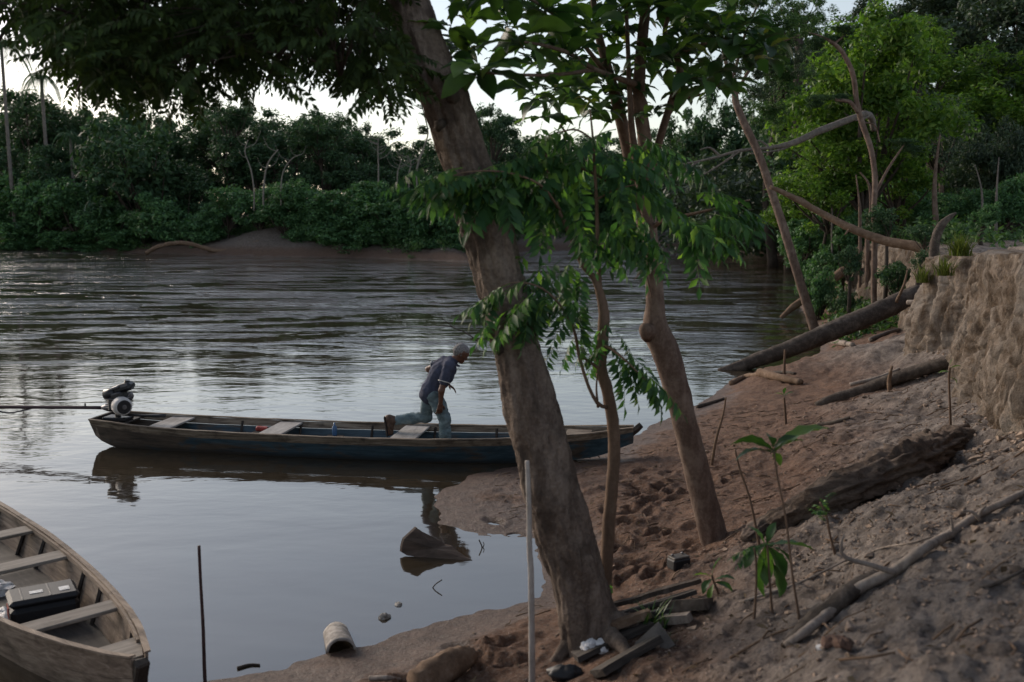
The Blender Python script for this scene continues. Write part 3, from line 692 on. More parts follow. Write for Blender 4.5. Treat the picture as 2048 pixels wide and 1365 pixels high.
def spray(a, b, n, y0, y1, dirpx=None, s=(.7, 1.0), jit=18, down=0.25):
    "n feathery leaves along a line of pixels"
    for k in range(n):
        t = (k + R_.random()) / n; y = y0 + (y1 - y0) * t
        px = a[0] + (b[0] - a[0]) * t + R_.normal() * jit; py = a[1] + (b[1] - a[1]) * t + R_.normal() * jit * .6
        q = P(px, py, y + R_.normal() * .08); dx = np.array(dirpx if dirpx else (b[0] - a[0], b[1] - a[1]), float); dx /= np.linalg.norm(dx) + 1e-9
        d = np.array([dx[0] + R_.normal() * .5, R_.normal() * .55 - .15, -dx[1] - down * R_.random() + R_.normal() * .18])
        place(LEAFLET_S[int(R_.integers(5))], 'leaf', M['leaf_pinnate'], sap, q, d, R_.normal() * .4, R_.uniform(*s))
spray((1110, 385), (905, 350), 12, 6.9, 6.3, None, (.75, 1.05)); spray((1050, 345), (880, 345), 9, 6.6, 6.25, (-1, .25), (.6, .9)); spray((1120, 300), (1060, 300), 6, 6.9, 6.7, (-1, .3), (.7, 1))
spray((1110, 600), (990, 575), 10, 6.7, 6.45, (-1, .25), (.6, .95)); spray((1090, 590), (1000, 590), 6, 6.55, 6.4, (-.5, .5), (.5, .8))
spray((1190, 560), (1080, 500), 8, 7.0, 6.8, (-.8, .5), (.5, .8)); spray((1200, 640), (1160, 580), 6, 6.9, 6.8, (-.6, .6), (.5, .7))
spray((1195, 670), (1260, 735), 8, 6.85, 6.6, (1, .75), (.55, .85)); spray((1210, 690), (1280, 750), 4, 6.75, 6.55, (.9, .9), (.5, .8)); spray((1190, 660), (1150, 690), 4, 6.9, 6.8, (-.6, .8), (.4, .6))
spray((1185, 260), (1100, 270), 8, 7.0, 6.8, (-.9, .3), (.6, 1.0)); spray((1150, 300), (1270, 330), 9, 7.1, 7.0, (1, .3), (.7, 1.0)); spray((1180, 380), (1270, 380), 7, 7.0, 6.8, (1, .35), (.6, .95))
spray((1120, 440), (1190, 470), 6, 7.0, 6.9, (.6, .6), (.5, .8)); spray((1230, 430), (1280, 470), 6, 7.1, 7.0, (.4, .8), (.5, .8))
spray((1330, 430), (1440, 405), 10, 7.9, 7.6, (1, .05), (.8, 1.1), 20); spray((1320, 440), (1420, 430), 5, 7.9, 7.7, (1, .4), (.6, .9)); spray((1060, 360), (1130, 420), 6, 6.8, 6.9, (.3, 1), (.5, .8)); spray((1040, 260), (1200, 250), 7, 7.0, 7.2, (-.4, .4), (.6, .95))
spray((1130, 360), (940, 330), 10, 7.0, 6.5, (-1, .2), (.6, .9)); spray((1180, 330), (1080, 330), 8, 7.1, 6.9, (-.8, .4), (.7, 1)); spray((1160, 600), (1040, 580), 8, 6.9, 6.6, (-.9, .3), (.55, .85)); spray((1240, 270), (1310, 300), 7, 7.3, 7.6, (.8, .3), (.7, 1.)); spray((1170, 460), (1260, 440), 8, 7.0, 7.1, (.7, .5), (.55, .85)); spray((1000, 340), (900, 350), 6, 6.5, 6.3, (-1, .35), (.55, .8)); spray((1340, 450), (1470, 420), 7, 7.9, 7.6, (1, .2), (.7, 1.), 22)
spray((1222, 1170), (1218, 1150), 2, 6.85, 6.85, (.3, 1), (.25, .35), 4)
# ================================================================== the woods on both banks
def ls(*c): return [(k / (len(c) - 1), v) for k, v in enumerate(c)]
M['leaf_far'] = mat_leaf('far_wood_leaves', ls((0.029, 0.064, 0.035), (0.049, 0.099, 0.049), (0.074, 0.138, 0.059)), 0.2, 0.6, 0.25)
M['leaf_far_olive'] = mat_leaf('far_olive_leaves', ls((0.042, 0.061, 0.032), (0.070, 0.093, 0.046), (0.104, 0.128, 0.061)), 0.2, 0.6, 0.25)
M['leaf_shrub'] = mat_leaf('bank_shrub_leaves', ls((0.046, 0.107, 0.051), (0.080, 0.175, 0.075), (0.130, 0.258, 0.094)), 0.25, 0.55, 0.3)
M['leaf_mid'] = mat_leaf('wood_leaves', ls((0.032, 0.072, 0.029), (0.058, 0.119, 0.040), (0.100, 0.180, 0.054)), 0.3, 0.5, 0.3)
M['leaf_bright'] = mat_leaf('yellow_green_leaves', ls((0.052, 0.111, 0.023), (0.098, 0.189, 0.034), (0.182, 0.273, 0.046)), 0.4, 0.5, 0.3)
M['leaf_dark'] = mat_leaf('dark_tall_leaves', ls((0.029, 0.049, 0.034), (0.046, 0.075, 0.046), (0.066, 0.104, 0.058)), 0.2, 0.55, 0.3)
M['leaf_brown'] = mat_leaf('brownish_mottled_leaves', ls((0.046, 0.055, 0.029), (0.078, 0.075, 0.049), (0.111, 0.098, 0.072)), 0.25, 0.6, 0.25)
M['bark_pale'] = mat_bark('pale_bark', [(0.25, (0.10, 0.09, 0.075)), (0.6, (0.22, 0.20, 0.175)), (0.8, (0.32, 0.29, 0.26))], (2, 2, 1), None, 0.5, 0.01)
M['dead_grey'] = mat_bark('weathered_grey_wood', [(0.25, (0.06, 0.052, 0.045)), (0.55, (0.16, 0.14, 0.125)), (0.8, (0.30, 0.27, 0.24))], (10, 10, 3), None, 0.7, 0.015)

def leaf_cloud(r, centers, radii, per, size, flat=0.6):
    "leaf-sized kites scattered in clumps; each clump denser on its outside"
    n = len(centers) * per; c = np.repeat(centers, per, 0); rad = np.repeat(radii, per)[:, None]
    v = r.normal(size=(n, 3)); v /= np.linalg.norm(v, axis=1)[:, None]; rr = r.random((n, 1)) ** 0.45
    p = c + v * rr * rad * np.array([1, 1, 0.72])
    nrm = v * 0.6 + np.array([0, 0, 0.75]) + r.normal(size=(n, 3)) * 0.55; nrm /= np.linalg.norm(nrm, axis=1)[:, None]
    a = r.normal(size=(n, 3)); a -= nrm * (a * nrm).sum(1)[:, None]; a /= np.linalg.norm(a, axis=1)[:, None]
    b = np.cross(nrm, a); s = size * r.uniform(.6, 1.35, (n, 1))
    V = np.stack([p - a * s, p + b * s * 0.42 - nrm * s * .05, p + a * s - nrm * s * 0.25, p - b * s * 0.42 - nrm * s * .05], 1).reshape(-1, 3)
    return V, np.arange(n * 4).reshape(-1, 4)
def crown_data(seed, rx, rz, clumps, per, leaf, hollow=0.35, clump_r=(0.16, 0.30), umbrella=0.0):
    r = np.random.default_rng(seed); C = []
    lob = [(r.normal(size=3) * np.array([.38, .38, .30]), r.uniform(.42, .62)) for _ in range(7)]
    while len(C) < clumps:
        o, s = lob[int(r.integers(len(lob)))]; v = r.normal(size=3); v /= np.linalg.norm(v); q = o + v * s * r.uniform(0.65, 1.0)
        if umbrella and q[2] < -0.25 and r.random() < umbrella: continue
        if np.linalg.norm(q) > 1.05: continue
        C.append(q)
    C = np.array(C) * np.array([rx, rx, rz]); rad = r.uniform(*clump_r, clumps) * rx
    V, F = leaf_cloud(r, C, rad, per, leaf)
    # limbs reaching for some clumps
    m = MB(); base = np.array([0, 0, -rz * 1.05])
    for k in r.choice(clumps, min(clumps, 16), replace=False):
        e = C[k]; mid = base * .45 + e * .5 + r.normal(size=3) * rx * .06; mid[2] = base[2] * .5 + e[2] * .35
        m.add(*tube(catmull([base, mid, e], 8), np.linspace(0.055, 0.010, 8) * max(rx, rz) * .55, 5, cap=False))
    return mesh_data('crown', V, [F]), m.data('limbs')
CR_FAR = [crown_data(100 + k, 3.2, 3.0, 60, 90, 0.17, umbrella=.7) for k in range(6)]
CR_MID = [crown_data(200 + k, 3.0, 3.0, 95, 130, 0.115, clump_r=(.13, .26), umbrella=.5) for k in range(5)]
CR_AIRY = [crown_data(300 + k, 3.0, 2.6, 55, 110, 0.10, clump_r=(.10, .22), umbrella=.4) for k in range(3)]
SHRUB = [crown_data(400 + k, 2.0, 1.6, 70, 90, 0.12, clump_r=(.16, .30)) for k in range(4)]
SHRUB_N = [crown_data(450 + k, 1.0, 0.9, 60, 70, 0.055, clump_r=(.14, .28)) for k in range(3)]
F_ = np.random.default_rng(77)
def wood_tree(name, px, py, rx, ry, y, crown, leafmat, bark, label, group=None, lean=0.0, trunk_r=None, base_px=None, cat='tree', squash=1.0):
    "tree whose crown fills the pixels round (px,py) at distance y and whose trunk stands on the ground below"
    c = P(px, py, y); wx, wz = rx / FPX * y, ry / FPX * y
    bx = P(base_px, py, y)[0] if base_px is not None else c[0] - lean * 2
    gz = max(H(bx, y), 0.0)
    t = empty(name, (bx, y, gz - 0.1)); tag(t, label, cat, group)
    me, lm = crown
    dims = np.array([max(abs(v[i]) for v in me_bounds(me)) for i in range(3)])
    o = obj('crown', me, leafmat, t); o.location = Vector((c - np.array(t.location)).tolist()); o.rotation_euler = (0, 0, F_.uniform(0, 6.28))
    o.scale = (wx / dims[0] * 1.32, wx / dims[1] * 1.32 * squash, wz / dims[2] * 1.28)
    l = obj('limbs', lm, bark, t); l.location = o.location; l.rotation_euler = o.rotation_euler; l.scale = o.scale
    top = np.array([c[0], c[1], c[2] - dims[2] * o.scale[2] * .62]); r0 = trunk_r or max(0.07, 0.028 * (c[2] - gz))
    if top[2] - gz > 0.4:
        b = np.array([bx, y, gz - 0.15]); w = (top - b) * .5 + b + np.array([F_.normal() * .12 * wx, F_.normal() * .1, 0])
        V, F = tube(catmull([b, w, top], 16), np.linspace(r0, r0 * .55, 16), 9, 0.15)
        obj('trunk', mesh_data('trunk', V - np.array(t.location), F), bark, t)
    return t
_bc = {}
def me_bounds(me):
    if me.name not in _bc:
        v = np.zeros(len(me.vertices) * 3, np.float32); me.vertices.foreach_get('co', v); v = v.reshape(-1, 3); _bc[me.name] = (v.min(0), v.max(0))
    return _bc[me.name]

# ---- far left bank: silhouette of the tree tops read off the photograph
SKY = [(-120, 150), (0, 205), (60, 195), (130, 200), (200, 225), (300, 245), (380, 250), (440, 215), (520, 222), (570, 262), (650, 232), (720, 250), (770, 285), (850, 280), (920, 262), (980, 240), (1040, 262), (1110, 290), (1200, 285), (1350, 270), (1450, 300)]
sx, sy = [s[0] for s in SKY], [s[1] for s in SKY]
def far_depth(px): return float(np.interp(px, [-200, 0, 300, 560, 800, 940, 1050, 1350, 1600], [118, 99, 91, 84, 80, 78, 100, 112, 100]))
NAMED_FAR = [(460, 245, 55, 38, 'tall rounded tree standing out above the wood at the far shore'), (640, 275, 60, 45, 'domed dark tree top under the gap in the overhanging leaves'),
             (985, 262, 42, 46, 'tall airy tree top showing just right of the leaning trunk'), (300, 345, 105, 95, 'broad vine-covered tree bulging from the far wood'), (60, 270, 80, 70, 'dark tree at the left edge of the far wood')]
for k, (px, py, rx, ry, lab) in enumerate(NAMED_FAR):
    wood_tree('forest_tree', px, py, rx, ry, far_depth(px) + (2 if k == 3 else 9), CR_FAR[k % 6], M['leaf_far'], M['bark_dark'], lab, 'wood across the river')
ZONES = [(0, 'past the left picture edge'), (60, 'at the left edge below the palms'), (130, 'right of the curling palm'), (215, 'under the overhanging leaves near the palms'), (300, 'at the vine-covered tree'), (390, 'left of the sandy driftwood mound'), (470, 'above the driftwood mound'), (550, 'behind the three pale trunks'),
         (640, 'under the gap in the overhanging leaves'), (730, 'left of the bare white dead tree'), (800, 'by the slanting tufted tree'), (880, 'just left of the leaning trunk'), (1000, 'just right of the leaning trunk'), (1100, 'behind the feathery young tree'), (1200, 'left of the slim reddish tree'), (1300, 'behind the slim reddish tree'), (1400, 'right of the slim reddish tree'), (9999, 'behind the leaning reddish tree at right')]
def zone_label(px, row):
    z = next(t for e, t in ZONES if px <= e)
    return ('dark front-row tree of the far wood ', 'second-row tree of the far wood ', 'third-row tree of the far wood ', 'tree topping the far wood ')[row] + z
k = 0
for row, (dd, lift) in enumerate(((4, 118), (9, 72), (15, 30), (24, 6))):
    px = -140 + row * 22
    while px < 1500:
        rx = F_.uniform(48, 76); ry = F_.uniform(40, 62); top = np.interp(px, sx, sy) + lift + F_.normal() * 12
        if not (row == 0 and 440 < px < 1000 and F_.random() < 0.8):
            wood_tree('forest_tree', px, top + ry * .9, rx, ry, far_depth(px) + dd + F_.uniform(-1.5, 1.5), CR_FAR[int(F_.integers(6))], M['leaf_far' if F_.random() < .72 else 'leaf_far_olive'], M['bark_dark'],
                      zone_label(px, row), ('trees of the far left wood', 'trees of the far wood behind the bend')[px > 1000], squash=.8)
        px += rx * F_.uniform(.95, 1.3); k += 1
# bank shrubs across the water
SH = [(10, 492, 60, 16), (70, 494, 50, 14), (190, 494, 50, 14), (265, 497, 30, 10), (730, 497, 45, 16), (880, 508, 50, 16), (800, 503, 45, 16), (660, 478, 40, 22), (600, 468, 36, 22), (20, 420, 70, 62), (95, 405, 60, 66), (160, 425, 60, 55), (60, 470, 70, 32), (220, 450, 55, 45), (140, 478, 50, 24), (285, 462, 48, 34), (340, 440, 60, 45), (245, 484, 50, 20), (400, 455, 55, 38), (455, 420, 50, 40), (520, 410, 52, 36), (590, 400, 48, 34), (655, 408, 52, 40), (570, 440, 45, 30), (720, 420, 55, 46), (640, 450, 50, 34), (790, 425, 58, 50), (700, 465, 55, 32), (850, 440, 58, 48), (770, 475, 55, 30), (910, 455, 50, 52), (840, 490, 55, 22), (930, 495, 45, 24), (900, 400, 60, 45), (760, 390, 60, 40), (980, 440, 50, 60)]
for k, (px, py, rx, ry) in enumerate(SH):
    wood_tree('bank_shrub', px, py, rx, ry, far_depth(px) - 1.5 + 0.02 * (480 - py), SHRUB[k % 4], M['leaf_shrub'] if not (680 < px < 880 and py > 440) else M['leaf_far_olive'], M['bark_dark'],
              ('green shrub high on the far shore ', 'green shrub low by the far water ')[py > 440] + next(t for e, t in ZONES if px <= e), 'shrubs along the far left shore', cat='shrub')
for k, (px, py, rx, ry) in enumerate([(1060, 440, 50, 50), (1120, 430, 60, 55), (1190, 445, 55, 40), (1260, 430, 60, 50), (1330, 440, 60, 45), (1400, 445, 55, 40), (1470, 445, 60, 45), (1540, 455, 50, 40), (1360, 400, 70, 50), (1230, 390, 70, 50)]):
    wood_tree('bank_shrub', px, py, rx, ry, far_depth(px) + 3, SHRUB[k % 4], M['leaf_far'], M['bark_dark'], 'dark shrub on the far shore behind the bend', 'shrubs behind the river bend', cat='shrub')

# ---- bare pale trees and palms across the water
def bare_tree(px, y, pts, w, label, twigs=6, mat='bark_pale'):
    b = P(pts[0][0], pts[0][1], y); t = empty('bare_tree', (b[0], y, max(H(b[0], y), 0) - .1)); tag(t, label, 'tree')
    w = w * .62
    q = [(pts[0][0], pts[0][1] + 40, y, w)] + [(p[0], p[1], y, w * (1 - .6 * k / len(pts))) for k, p in enumerate(pts)]
    limb('trunk', q, M[mat], t, 7, 24, 0.1)
    for k in range(twigs):
        f = F_.uniform(.35, .95); i = min(int(f * (len(pts) - 1)), len(pts) - 2); g = f * (len(pts) - 1) - i
        a = (pts[i][0] * (1 - g) + pts[i + 1][0] * g, pts[i][1] * (1 - g) + pts[i + 1][1] * g); sgn = 1 if k % 2 else -1; ln = F_.uniform(18, 42)
        limb('branch', [(a[0], a[1], y, w * .55), (a[0] + sgn * ln * .5, a[1] - ln * .25, y + .3 * sgn, w * .35), (a[0] + sgn * ln * .8, a[1] - ln * .9, y + .5 * sgn, w * .15)], M[mat], t, 5, 8, 0)
    return t
bare_tree(0, 83.0, [(508, 382), (502, 340), (490, 305), (496, 280)], 5, 'pale forked trunk standing left in the far clearing', 3)
bare_tree(0, 82.5, [(527, 382), (531, 345), (540, 320), (556, 300)], 6, 'pale slanting trunk right of its forked neighbour', 3)
bare_tree(0, 82.0, [(562, 372), (568, 340), (584, 318), (600, 310)], 4, 'thin pale trunk bending right at the far clearing', 3)
bare_tree(0, 82.0, [(757, 360), (757, 330), (756, 300), (757, 275)], 5, 'bare white dead tree with spreading twigs at the far shore', 9)
bare_tree(0, 81.5, [(795, 350), (798, 335), (804, 318)], 4, 'small bare white shrub left of the slanting pole tree', 6)
bare_tree(0, 81.5, [(818, 348), (822, 330), (815, 312)], 4, 'small bare white shrub beside the slanting pole tree', 6)
tp = bare_tree(0, 81.0, [(834, 338), (846, 300), (856, 268), (850, 235), (842, 205), (838, 192)], 6, 'tall thin slanting tree with tufted top left of the leaning trunk', 5)
for k, (px, py) in enumerate(((838, 196), (850, 232), (856, 262), (846, 214), (862, 246))):
    o = obj('crown', SHRUB_N[k % 3][0], M['leaf_far'], tp); o.location = Vector((P(px + F_.normal() * 8, py, 81) - np.array(tp.location)).tolist()); o.scale = (.75, .75, .5)
def palm(px, py, y, n, L, w, label):
    c = P(px, py, y); gz = H(c[0], y); t = empty('palm_tree', (c[0], y, gz - .1)); tag(t, label, 'palm')
    V, F = tube(catmull([(c[0] + .3, y, gz - .2), (c[0] + .1, y, (gz + c[2]) / 2), c], 14), np.linspace(w, w * .7, 14), 8, 0.05); obj('trunk', mesh_data('trunk', V - np.array(t.location), F), M['dead_grey'], t)
    for k in range(n):
        a = k * 2.4 + F_.random(); el = F_.uniform(-.1, .9); m = MB(); N = 9; s = np.linspace(0, 1, N)
        pth = np.stack([L * s * cos(a) * (1 - .25 * s), L * s * sin(a) * (1 - .25 * s), L * (el * s - 1.25 * s ** 2)], 1); m.add(*tube(pth, np.linspace(.05, .01, N), 4, cap=False))
        for i in range(1, 26):
            f = i / 26; b = np.array([np.interp(f, s, pth[:, q]) for q in range(3)])
            for sg in (-1, 1):
                d = np.array([cos(a) * .4 - sg * sin(a), sin(a) * .4 + sg * cos(a), -0.7]); m.add(*leaflet(b, d, np.array([0, 0, 1.0]), L * .24 * (1 - .4 * abs(f - .4)), L * .014))
        m.build('frond', M['leaf_far'], t, loc=Vector((c - np.array(t.location)).tolist()))
    return t
palm(82, 152, 101, 13, 2.6, .22, 'palm with curling fronds rising over the far wood at left')
palm(2, 85, 96, 13, 3.6, .2, 'palm cut by the left edge of the picture')
palm(140, 272, 98, 11, 2.2, .2, 'lower palm standing in the far wood below the overhanging leaves')

# ---- woods on the right bank
def RT(px, py, rx, ry, y, kind, leaf, label, group='trees on the right bank', bark='bark_dark', **kw):
    return wood_tree('forest_tree' if kind not in ('s', 'n') else 'bank_shrub', px, py, rx, ry, y, {'m': CR_MID, 'a': CR_AIRY, 's': SHRUB, 'f': CR_FAR, 'n': SHRUB_N}[kind][int(F_.integers(3))], M[leaf], M[bark], label, group, cat='tree' if kind not in ('s', 'n') else 'shrub', **kw)
RT(1735, 215, 140, 150, 34, 'm', 'leaf_bright', 'bright yellow-green leafy tree above the far cut bank'); RT(1660, 370, 95, 80, 33.5, 'm', 'leaf_bright', 'low yellow-green tree hanging below the bright one', trunk_r=.08)
RT(1800, 330, 80, 90, 34.5, 'm', 'leaf_mid', 'mid green tree filling in right of the bright tree', trunk_r=.08)
RT(1800, 60, 95, 75, 52, 'a', 'leaf_dark', 'dark airy tree top right of the patch of blue sky'); RT(1925, 70, 140, 110, 50, 'm', 'leaf_dark', 'tall dark tree filling the upper right'); RT(2045, 40, 90, 120, 48, 'a', 'leaf_dark', 'dark airy tree at the upper right corner')
RT(1990, 215, 110, 100, 44, 'm', 'leaf_dark', 'dark tree crown below the tall one at the right edge'); RT(1885, 235, 78, 105, 38, 'a', 'leaf_brown', 'brownish mottled tree with straight trunk at right', bark='bark_red', base_px=1872, trunk_r=.14)
RT(1965, 335, 85, 80, 39, 'm', 'leaf_mid', 'green tree low at right above the bank top'); RT(2045, 320, 60, 110, 37, 'm', 'leaf_mid', 'green tree cut by the right edge')
RT(1425, 310, 62, 110, 104, 'f', 'leaf_far_olive', 'olive tree draped with vines behind the leaning red trunk'); RT(1510, 300, 80, 100, 101, 'f', 'leaf_far', 'dark round tree between the two leaning trunks'); RT(1580, 275, 80, 120, 84, 'f', 'leaf_dark', 'dark tree left of the bright yellow-green one'); RT(1660, 210, 100, 120, 66, 'm', 'leaf_dark', 'dark tree behind the top of the bright tree')
RT(1360, 320, 60, 75, 108, 'f', 'leaf_far', 'far dark tree beside the slim reddish trunk'); RT(1770, 160, 110, 110, 60, 'f', 'leaf_dark', 'shaded tree behind the bright yellow-green crown'); RT(1850, 330, 110, 120, 55, 'f', 'leaf_dark', 'shaded tree deep in the right wood'); RT(1990, 330, 120, 120, 60, 'f', 'leaf_dark', 'shaded tree deep at the right edge'); RT(1680, 360, 120, 100, 60, 'f', 'leaf_dark', 'shaded tree deep behind the fallen branch')
for (px, py, rx, ry, y, kind, leaf, lab) in ((1860, 10, 90, 60, 56, 'm', 'leaf_dark', 'dark tree closing the top edge right of the sky gap'), (1960, -10, 100, 70, 58, 'm', 'leaf_dark', 'dark tree crown cut by the top edge at right'), (1600, 20, 60, 60, 60, 'a', 'leaf_mid', 'airy crown left of the sky gap at the top edge'), (1560, 140, 90, 90, 64, 'f', 'leaf_dark', 'dark crown behind the leaning reddish tree'), (1690, 120, 75, 60, 40, 'm', 'leaf_mid', 'green tree behind the bent top of the slender tree'), (1600, 330, 60, 80, 70, 'f', 'leaf_mid', 'green tree between the leaning red trunk and the bright tree'), (1860, 140, 80, 80, 45, 'm', 'leaf_mid', 'green tree above the brownish mottled one'), (1970, 150, 80, 80, 47, 'm', 'leaf_dark', 'dark crown joining the tall tree at upper right'),
        (1930, 300, 70, 90, 43, 'm', 'leaf_mid', 'green crown right of the brownish mottled tree'), (1840, 400, 70, 60, 41, 'm', 'leaf_mid', 'low green tree behind the straight reddish trunk'), (1750, 400, 80, 70, 42, 'm', 'leaf_mid', 'low green tree behind the slender bent tree'), (2030, 180, 80, 90, 45, 'a', 'leaf_mid', 'airy green tree at the right edge'), (1600, 420, 60, 60, 58, 'm', 'leaf_mid', 'low tree where the right bank meets the bend'), (1640, 300, 60, 70, 50, 'm', 'leaf_mid', 'mid green crown left of the bright tree')):
    RT(px, py, rx, ry, y, kind, leaf, lab)
UNDER = [(1560, 430, 60, 55, 86), (1480, 420, 65, 60, 102), (1700, 425, 55, 50, 36), (1610, 470, 48, 48, 40), (1790, 415, 60, 50, 37), (1860, 415, 60, 42, 38), (1655, 520, 40, 45, 33), (1640, 590, 32, 42, 30.5), (1690, 475, 42, 36, 33), (1935, 405, 45, 40, 34), (2010, 400, 50, 45, 33), (1620, 560, 30, 40, 34), (1605, 500, 40, 34, 56), (1740, 460, 45, 34, 33), (1545, 475, 50, 30, 92), (1970, 430, 28, 22, 27), (1885, 445, 40, 25, 33), (1585, 380, 60, 60, 80), (1750, 385, 60, 60, 40)]
for k, (px, py, rx, ry, y) in enumerate(UNDER):
    RT(px, py, rx, ry, y, 's', 'leaf_mid' if k % 3 else 'leaf_shrub', 'leafy right bank shrub ' + ('by the river bend' if px < 1600 else 'near the water below the bright tree' if py > 500 else 'under the bright tree' if px < 1720 else 'around the slender bent tree' if px < 1830 else 'near the broken stump' if px < 1900 else 'at the right edge'), 'undergrowth on the right bank')
for (px, py, rx, ry, y, lab) in ((1775, 450, 40, 34, 25, 'small bush at the foot of the slender bent tree'), (1700, 520, 26, 34, 27, 'small bush hiding the upper end of the leaning brown log'), (1850, 470, 34, 24, 22, 'small bush under the long bare trunk'), (1800, 560, 40, 45, 24.5, 'small shrub growing on the slope below the far cut bank'), (1690, 610, 30, 30, 28, 'little bush beside the thin leaning trunk at the water'), (1850, 540, 30, 40, 20, 'low bush under the broken curved stump')):
    RT(px, py, rx, ry, y, 'n', 'leaf_mid', lab, 'bushes on the right slope')

# leaning reddish tree with airy crown
def slope_tree(name, base, y, pts, mat, label, seg=10):
    pts = [[(a, b_, c_, w_ * .68) for a, b_, c_, w_ in L] for L in pts]
    b = P(*base, y); t = empty(name, (b[0], b[1], max(H(b[0], b[1]), 0) - .1)); tag(t, label, 'tree')
    for k, L in enumerate(pts): limb('trunk' if k == 0 else 'limb', L, M[mat], t, seg if k == 0 else 7, 60 if k == 0 else 20, 0.09)
    return t
t = slope_tree('leaning_tree', (1632, 660), 28.0, [[(1642, 690, 28, 34), (1628, 655, 28, 30), (1608, 590, 28, 27), (1582, 505, 28, 26), (1562, 440, 28.2, 25), (1545, 390, 28.4, 24), (1518, 310, 28.6, 23), (1490, 250, 28.8, 22), (1472, 205, 29, 20), (1468, 165, 29, 15), (1450, 120, 29, 10), (1440, 60, 29, 6)],
     [(1472, 190, 29, 11), (1500, 140, 29, 9), (1545, 95, 29, 6), (1600, 70, 29, 3)], [(1468, 150, 29, 10), (1490, 70, 29.5, 8), (1520, 0, 29.5, 5)]], 'bark_red', 'thin reddish tree leaning left from the water edge at right')
for k, (px, py, rx, ry, dd) in enumerate(((1540, 60, 85, 62, 0), (1600, 60, 50, 48, .5), (1500, 150, 75, 60, .5), (1575, 160, 70, 70, 1), (1430, 60, 65, 60, 0), (1610, 120, 35, 40, 0), (1530, 230, 60, 50, 1.5), (1480, -10, 90, 50, 0))):
    c = P(px, py, 29 + dd); me = CR_AIRY[k % 3][0]; o = obj('crown', me, M['leaf_mid'], t); o.location = Vector((c - np.array(t.location)).tolist())
    o.scale = (rx / FPX * 29 / 3.0, rx / FPX * 29 / 3.0, ry / FPX * 29 / 2.6); o.rotation_euler = (0, 0, k * 1.3)
t = slope_tree('slender_tree', (1748, 590), 25.5, [[(1748, 620, 25.5, 17), (1748, 560, 25.5, 17), (1749, 490, 25.5, 17), (1748, 420, 25.5, 16), (1750, 360, 25.6, 16), (1742, 300, 25.8, 16), (1722, 240, 26, 16), (1713, 200, 26, 15), (1706, 150, 26, 14), (1688, 110, 26, 13), (1668, 88, 26, 11), (1640, 72, 26, 5), (1618, 66, 26, 2)],
     [(1716, 225, 26, 13), (1700, 205, 26, 12), (1670, 200, 26, 8)], [(1750, 390, 25.6, 9), (1775, 340, 25.8, 8), (1808, 290, 26, 4)], [(1726, 245, 26, 4), (1750, 252, 26, 4), (1760, 285, 26, 3)], [(1668, 88, 26, 7), (1690, 70, 26.2, 5), (1700, 50, 26.3, 3)]], 'bark_red', 'slender bent tree standing on the far cut bank at right')
for k, (px, py) in enumerate(((1662, 78), (1690, 60), (1640, 90), (1672, 196), (1808, 286), (1640, 205), (1820, 300))):
    o = obj('crown', SHRUB_N[k % 3][0], M['leaf_mid'], t); o.location = Vector((P(px, py, 26.1) - np.array(t.location)).tolist()); o.scale = (.4, .4, .22)
for (pts, y, w, lab, nm) in (([(1872, 450), (1869, 390), (1872, 330), (1880, 270)], 32, 17, 'straight reddish trunk behind the broken stump', 'tree_trunk'), ([(1992, 425), (1994, 370), (1998, 315)], 30, 8, 'pale thin stem at the right edge above the bank top', 'sapling'), ([(1720, 440), (1718, 400), (1712, 350)], 31, 9, 'thin reddish stem left of the slender bent tree', 'sapling'),
                             ([(1735, 455), (1742, 420), (1738, 370), (1720, 345)], 30.5, 12, 'forked reddish stem close behind the slender bent tree', 'sapling'), ([(1965, 420), (1962, 375), (1950, 330)], 31, 7, 'thin bending stem left of the pale one at right', 'sapling'), ([(1664, 440), (1662, 400), (1660, 370)], 33, 6, 'thin upright stem under the yellow-green tree', 'sapling')):
    b = P(*pts[0], y); t = empty(nm, (b[0], y, H(b[0], y) - .1)); tag(t, lab, 'tree'); d = P(pts[0][0], pts[0][1], y)[2] - H(b[0], y)
    w = w * .75; q = [(pts[0][0], pts[0][1] + max(8, d / y * FPX + 6), y, w * 1.1)] + [(p[0], p[1], y, w * (1 - .72 * k / (len(pts) - 1))) for k, p in enumerate(pts)]; limb('stem', q, M['bark_red' if 'red' in lab else 'dead_grey'], t, 8, 24, .1)

# ---- what lies deeper in: one mass of leaves
def mass(name, label, spots, leaf, per, mat, r=3.2):
    rg = np.random.default_rng(901); C, Rr = [], []
    for (x, y, z0, z1, n) in spots:
        for k in range(n): C.append((x + rg.normal() * r, y + rg.normal() * r * .6, rg.uniform(z0, z1))); Rr.append(rg.uniform(.5, 1.0) * r * .5)
    V, F = leaf_cloud(rg, np.array(C), np.array(Rr), per, leaf); o = obj(name, mesh_data(name, V, [F]), mat); tag(o, label, 'forest', kind='stuff'); return o
sp = []
for px in range(-300, 1650, 40):
    dd = far_depth(px) + 22; x = (px - CXP) / FPX * dd; top = P(px, np.interp(px, sx, sy) + 45, dd)[2]; sp.append((x, dd + 6, 0.3, max(top, 4), 22)); sp.append((x, dd - 3, 0.3, 4.5, 9))
mass('distant_forest', 'dark mass of forest behind the far shore', sp, .36, 60, M['leaf_far'])
sp = []
for k in range(90):
    y = F_.uniform(62, 100); x = F_.uniform(.20, .62) * y; sp.append((x, y, 1.0, F_.uniform(9, 13) if x / y > .36 else 7, 14))
mass('distant_forest', 'dark mass of forest deep behind the right bank', sp, .26, 70, M['leaf_dark'])
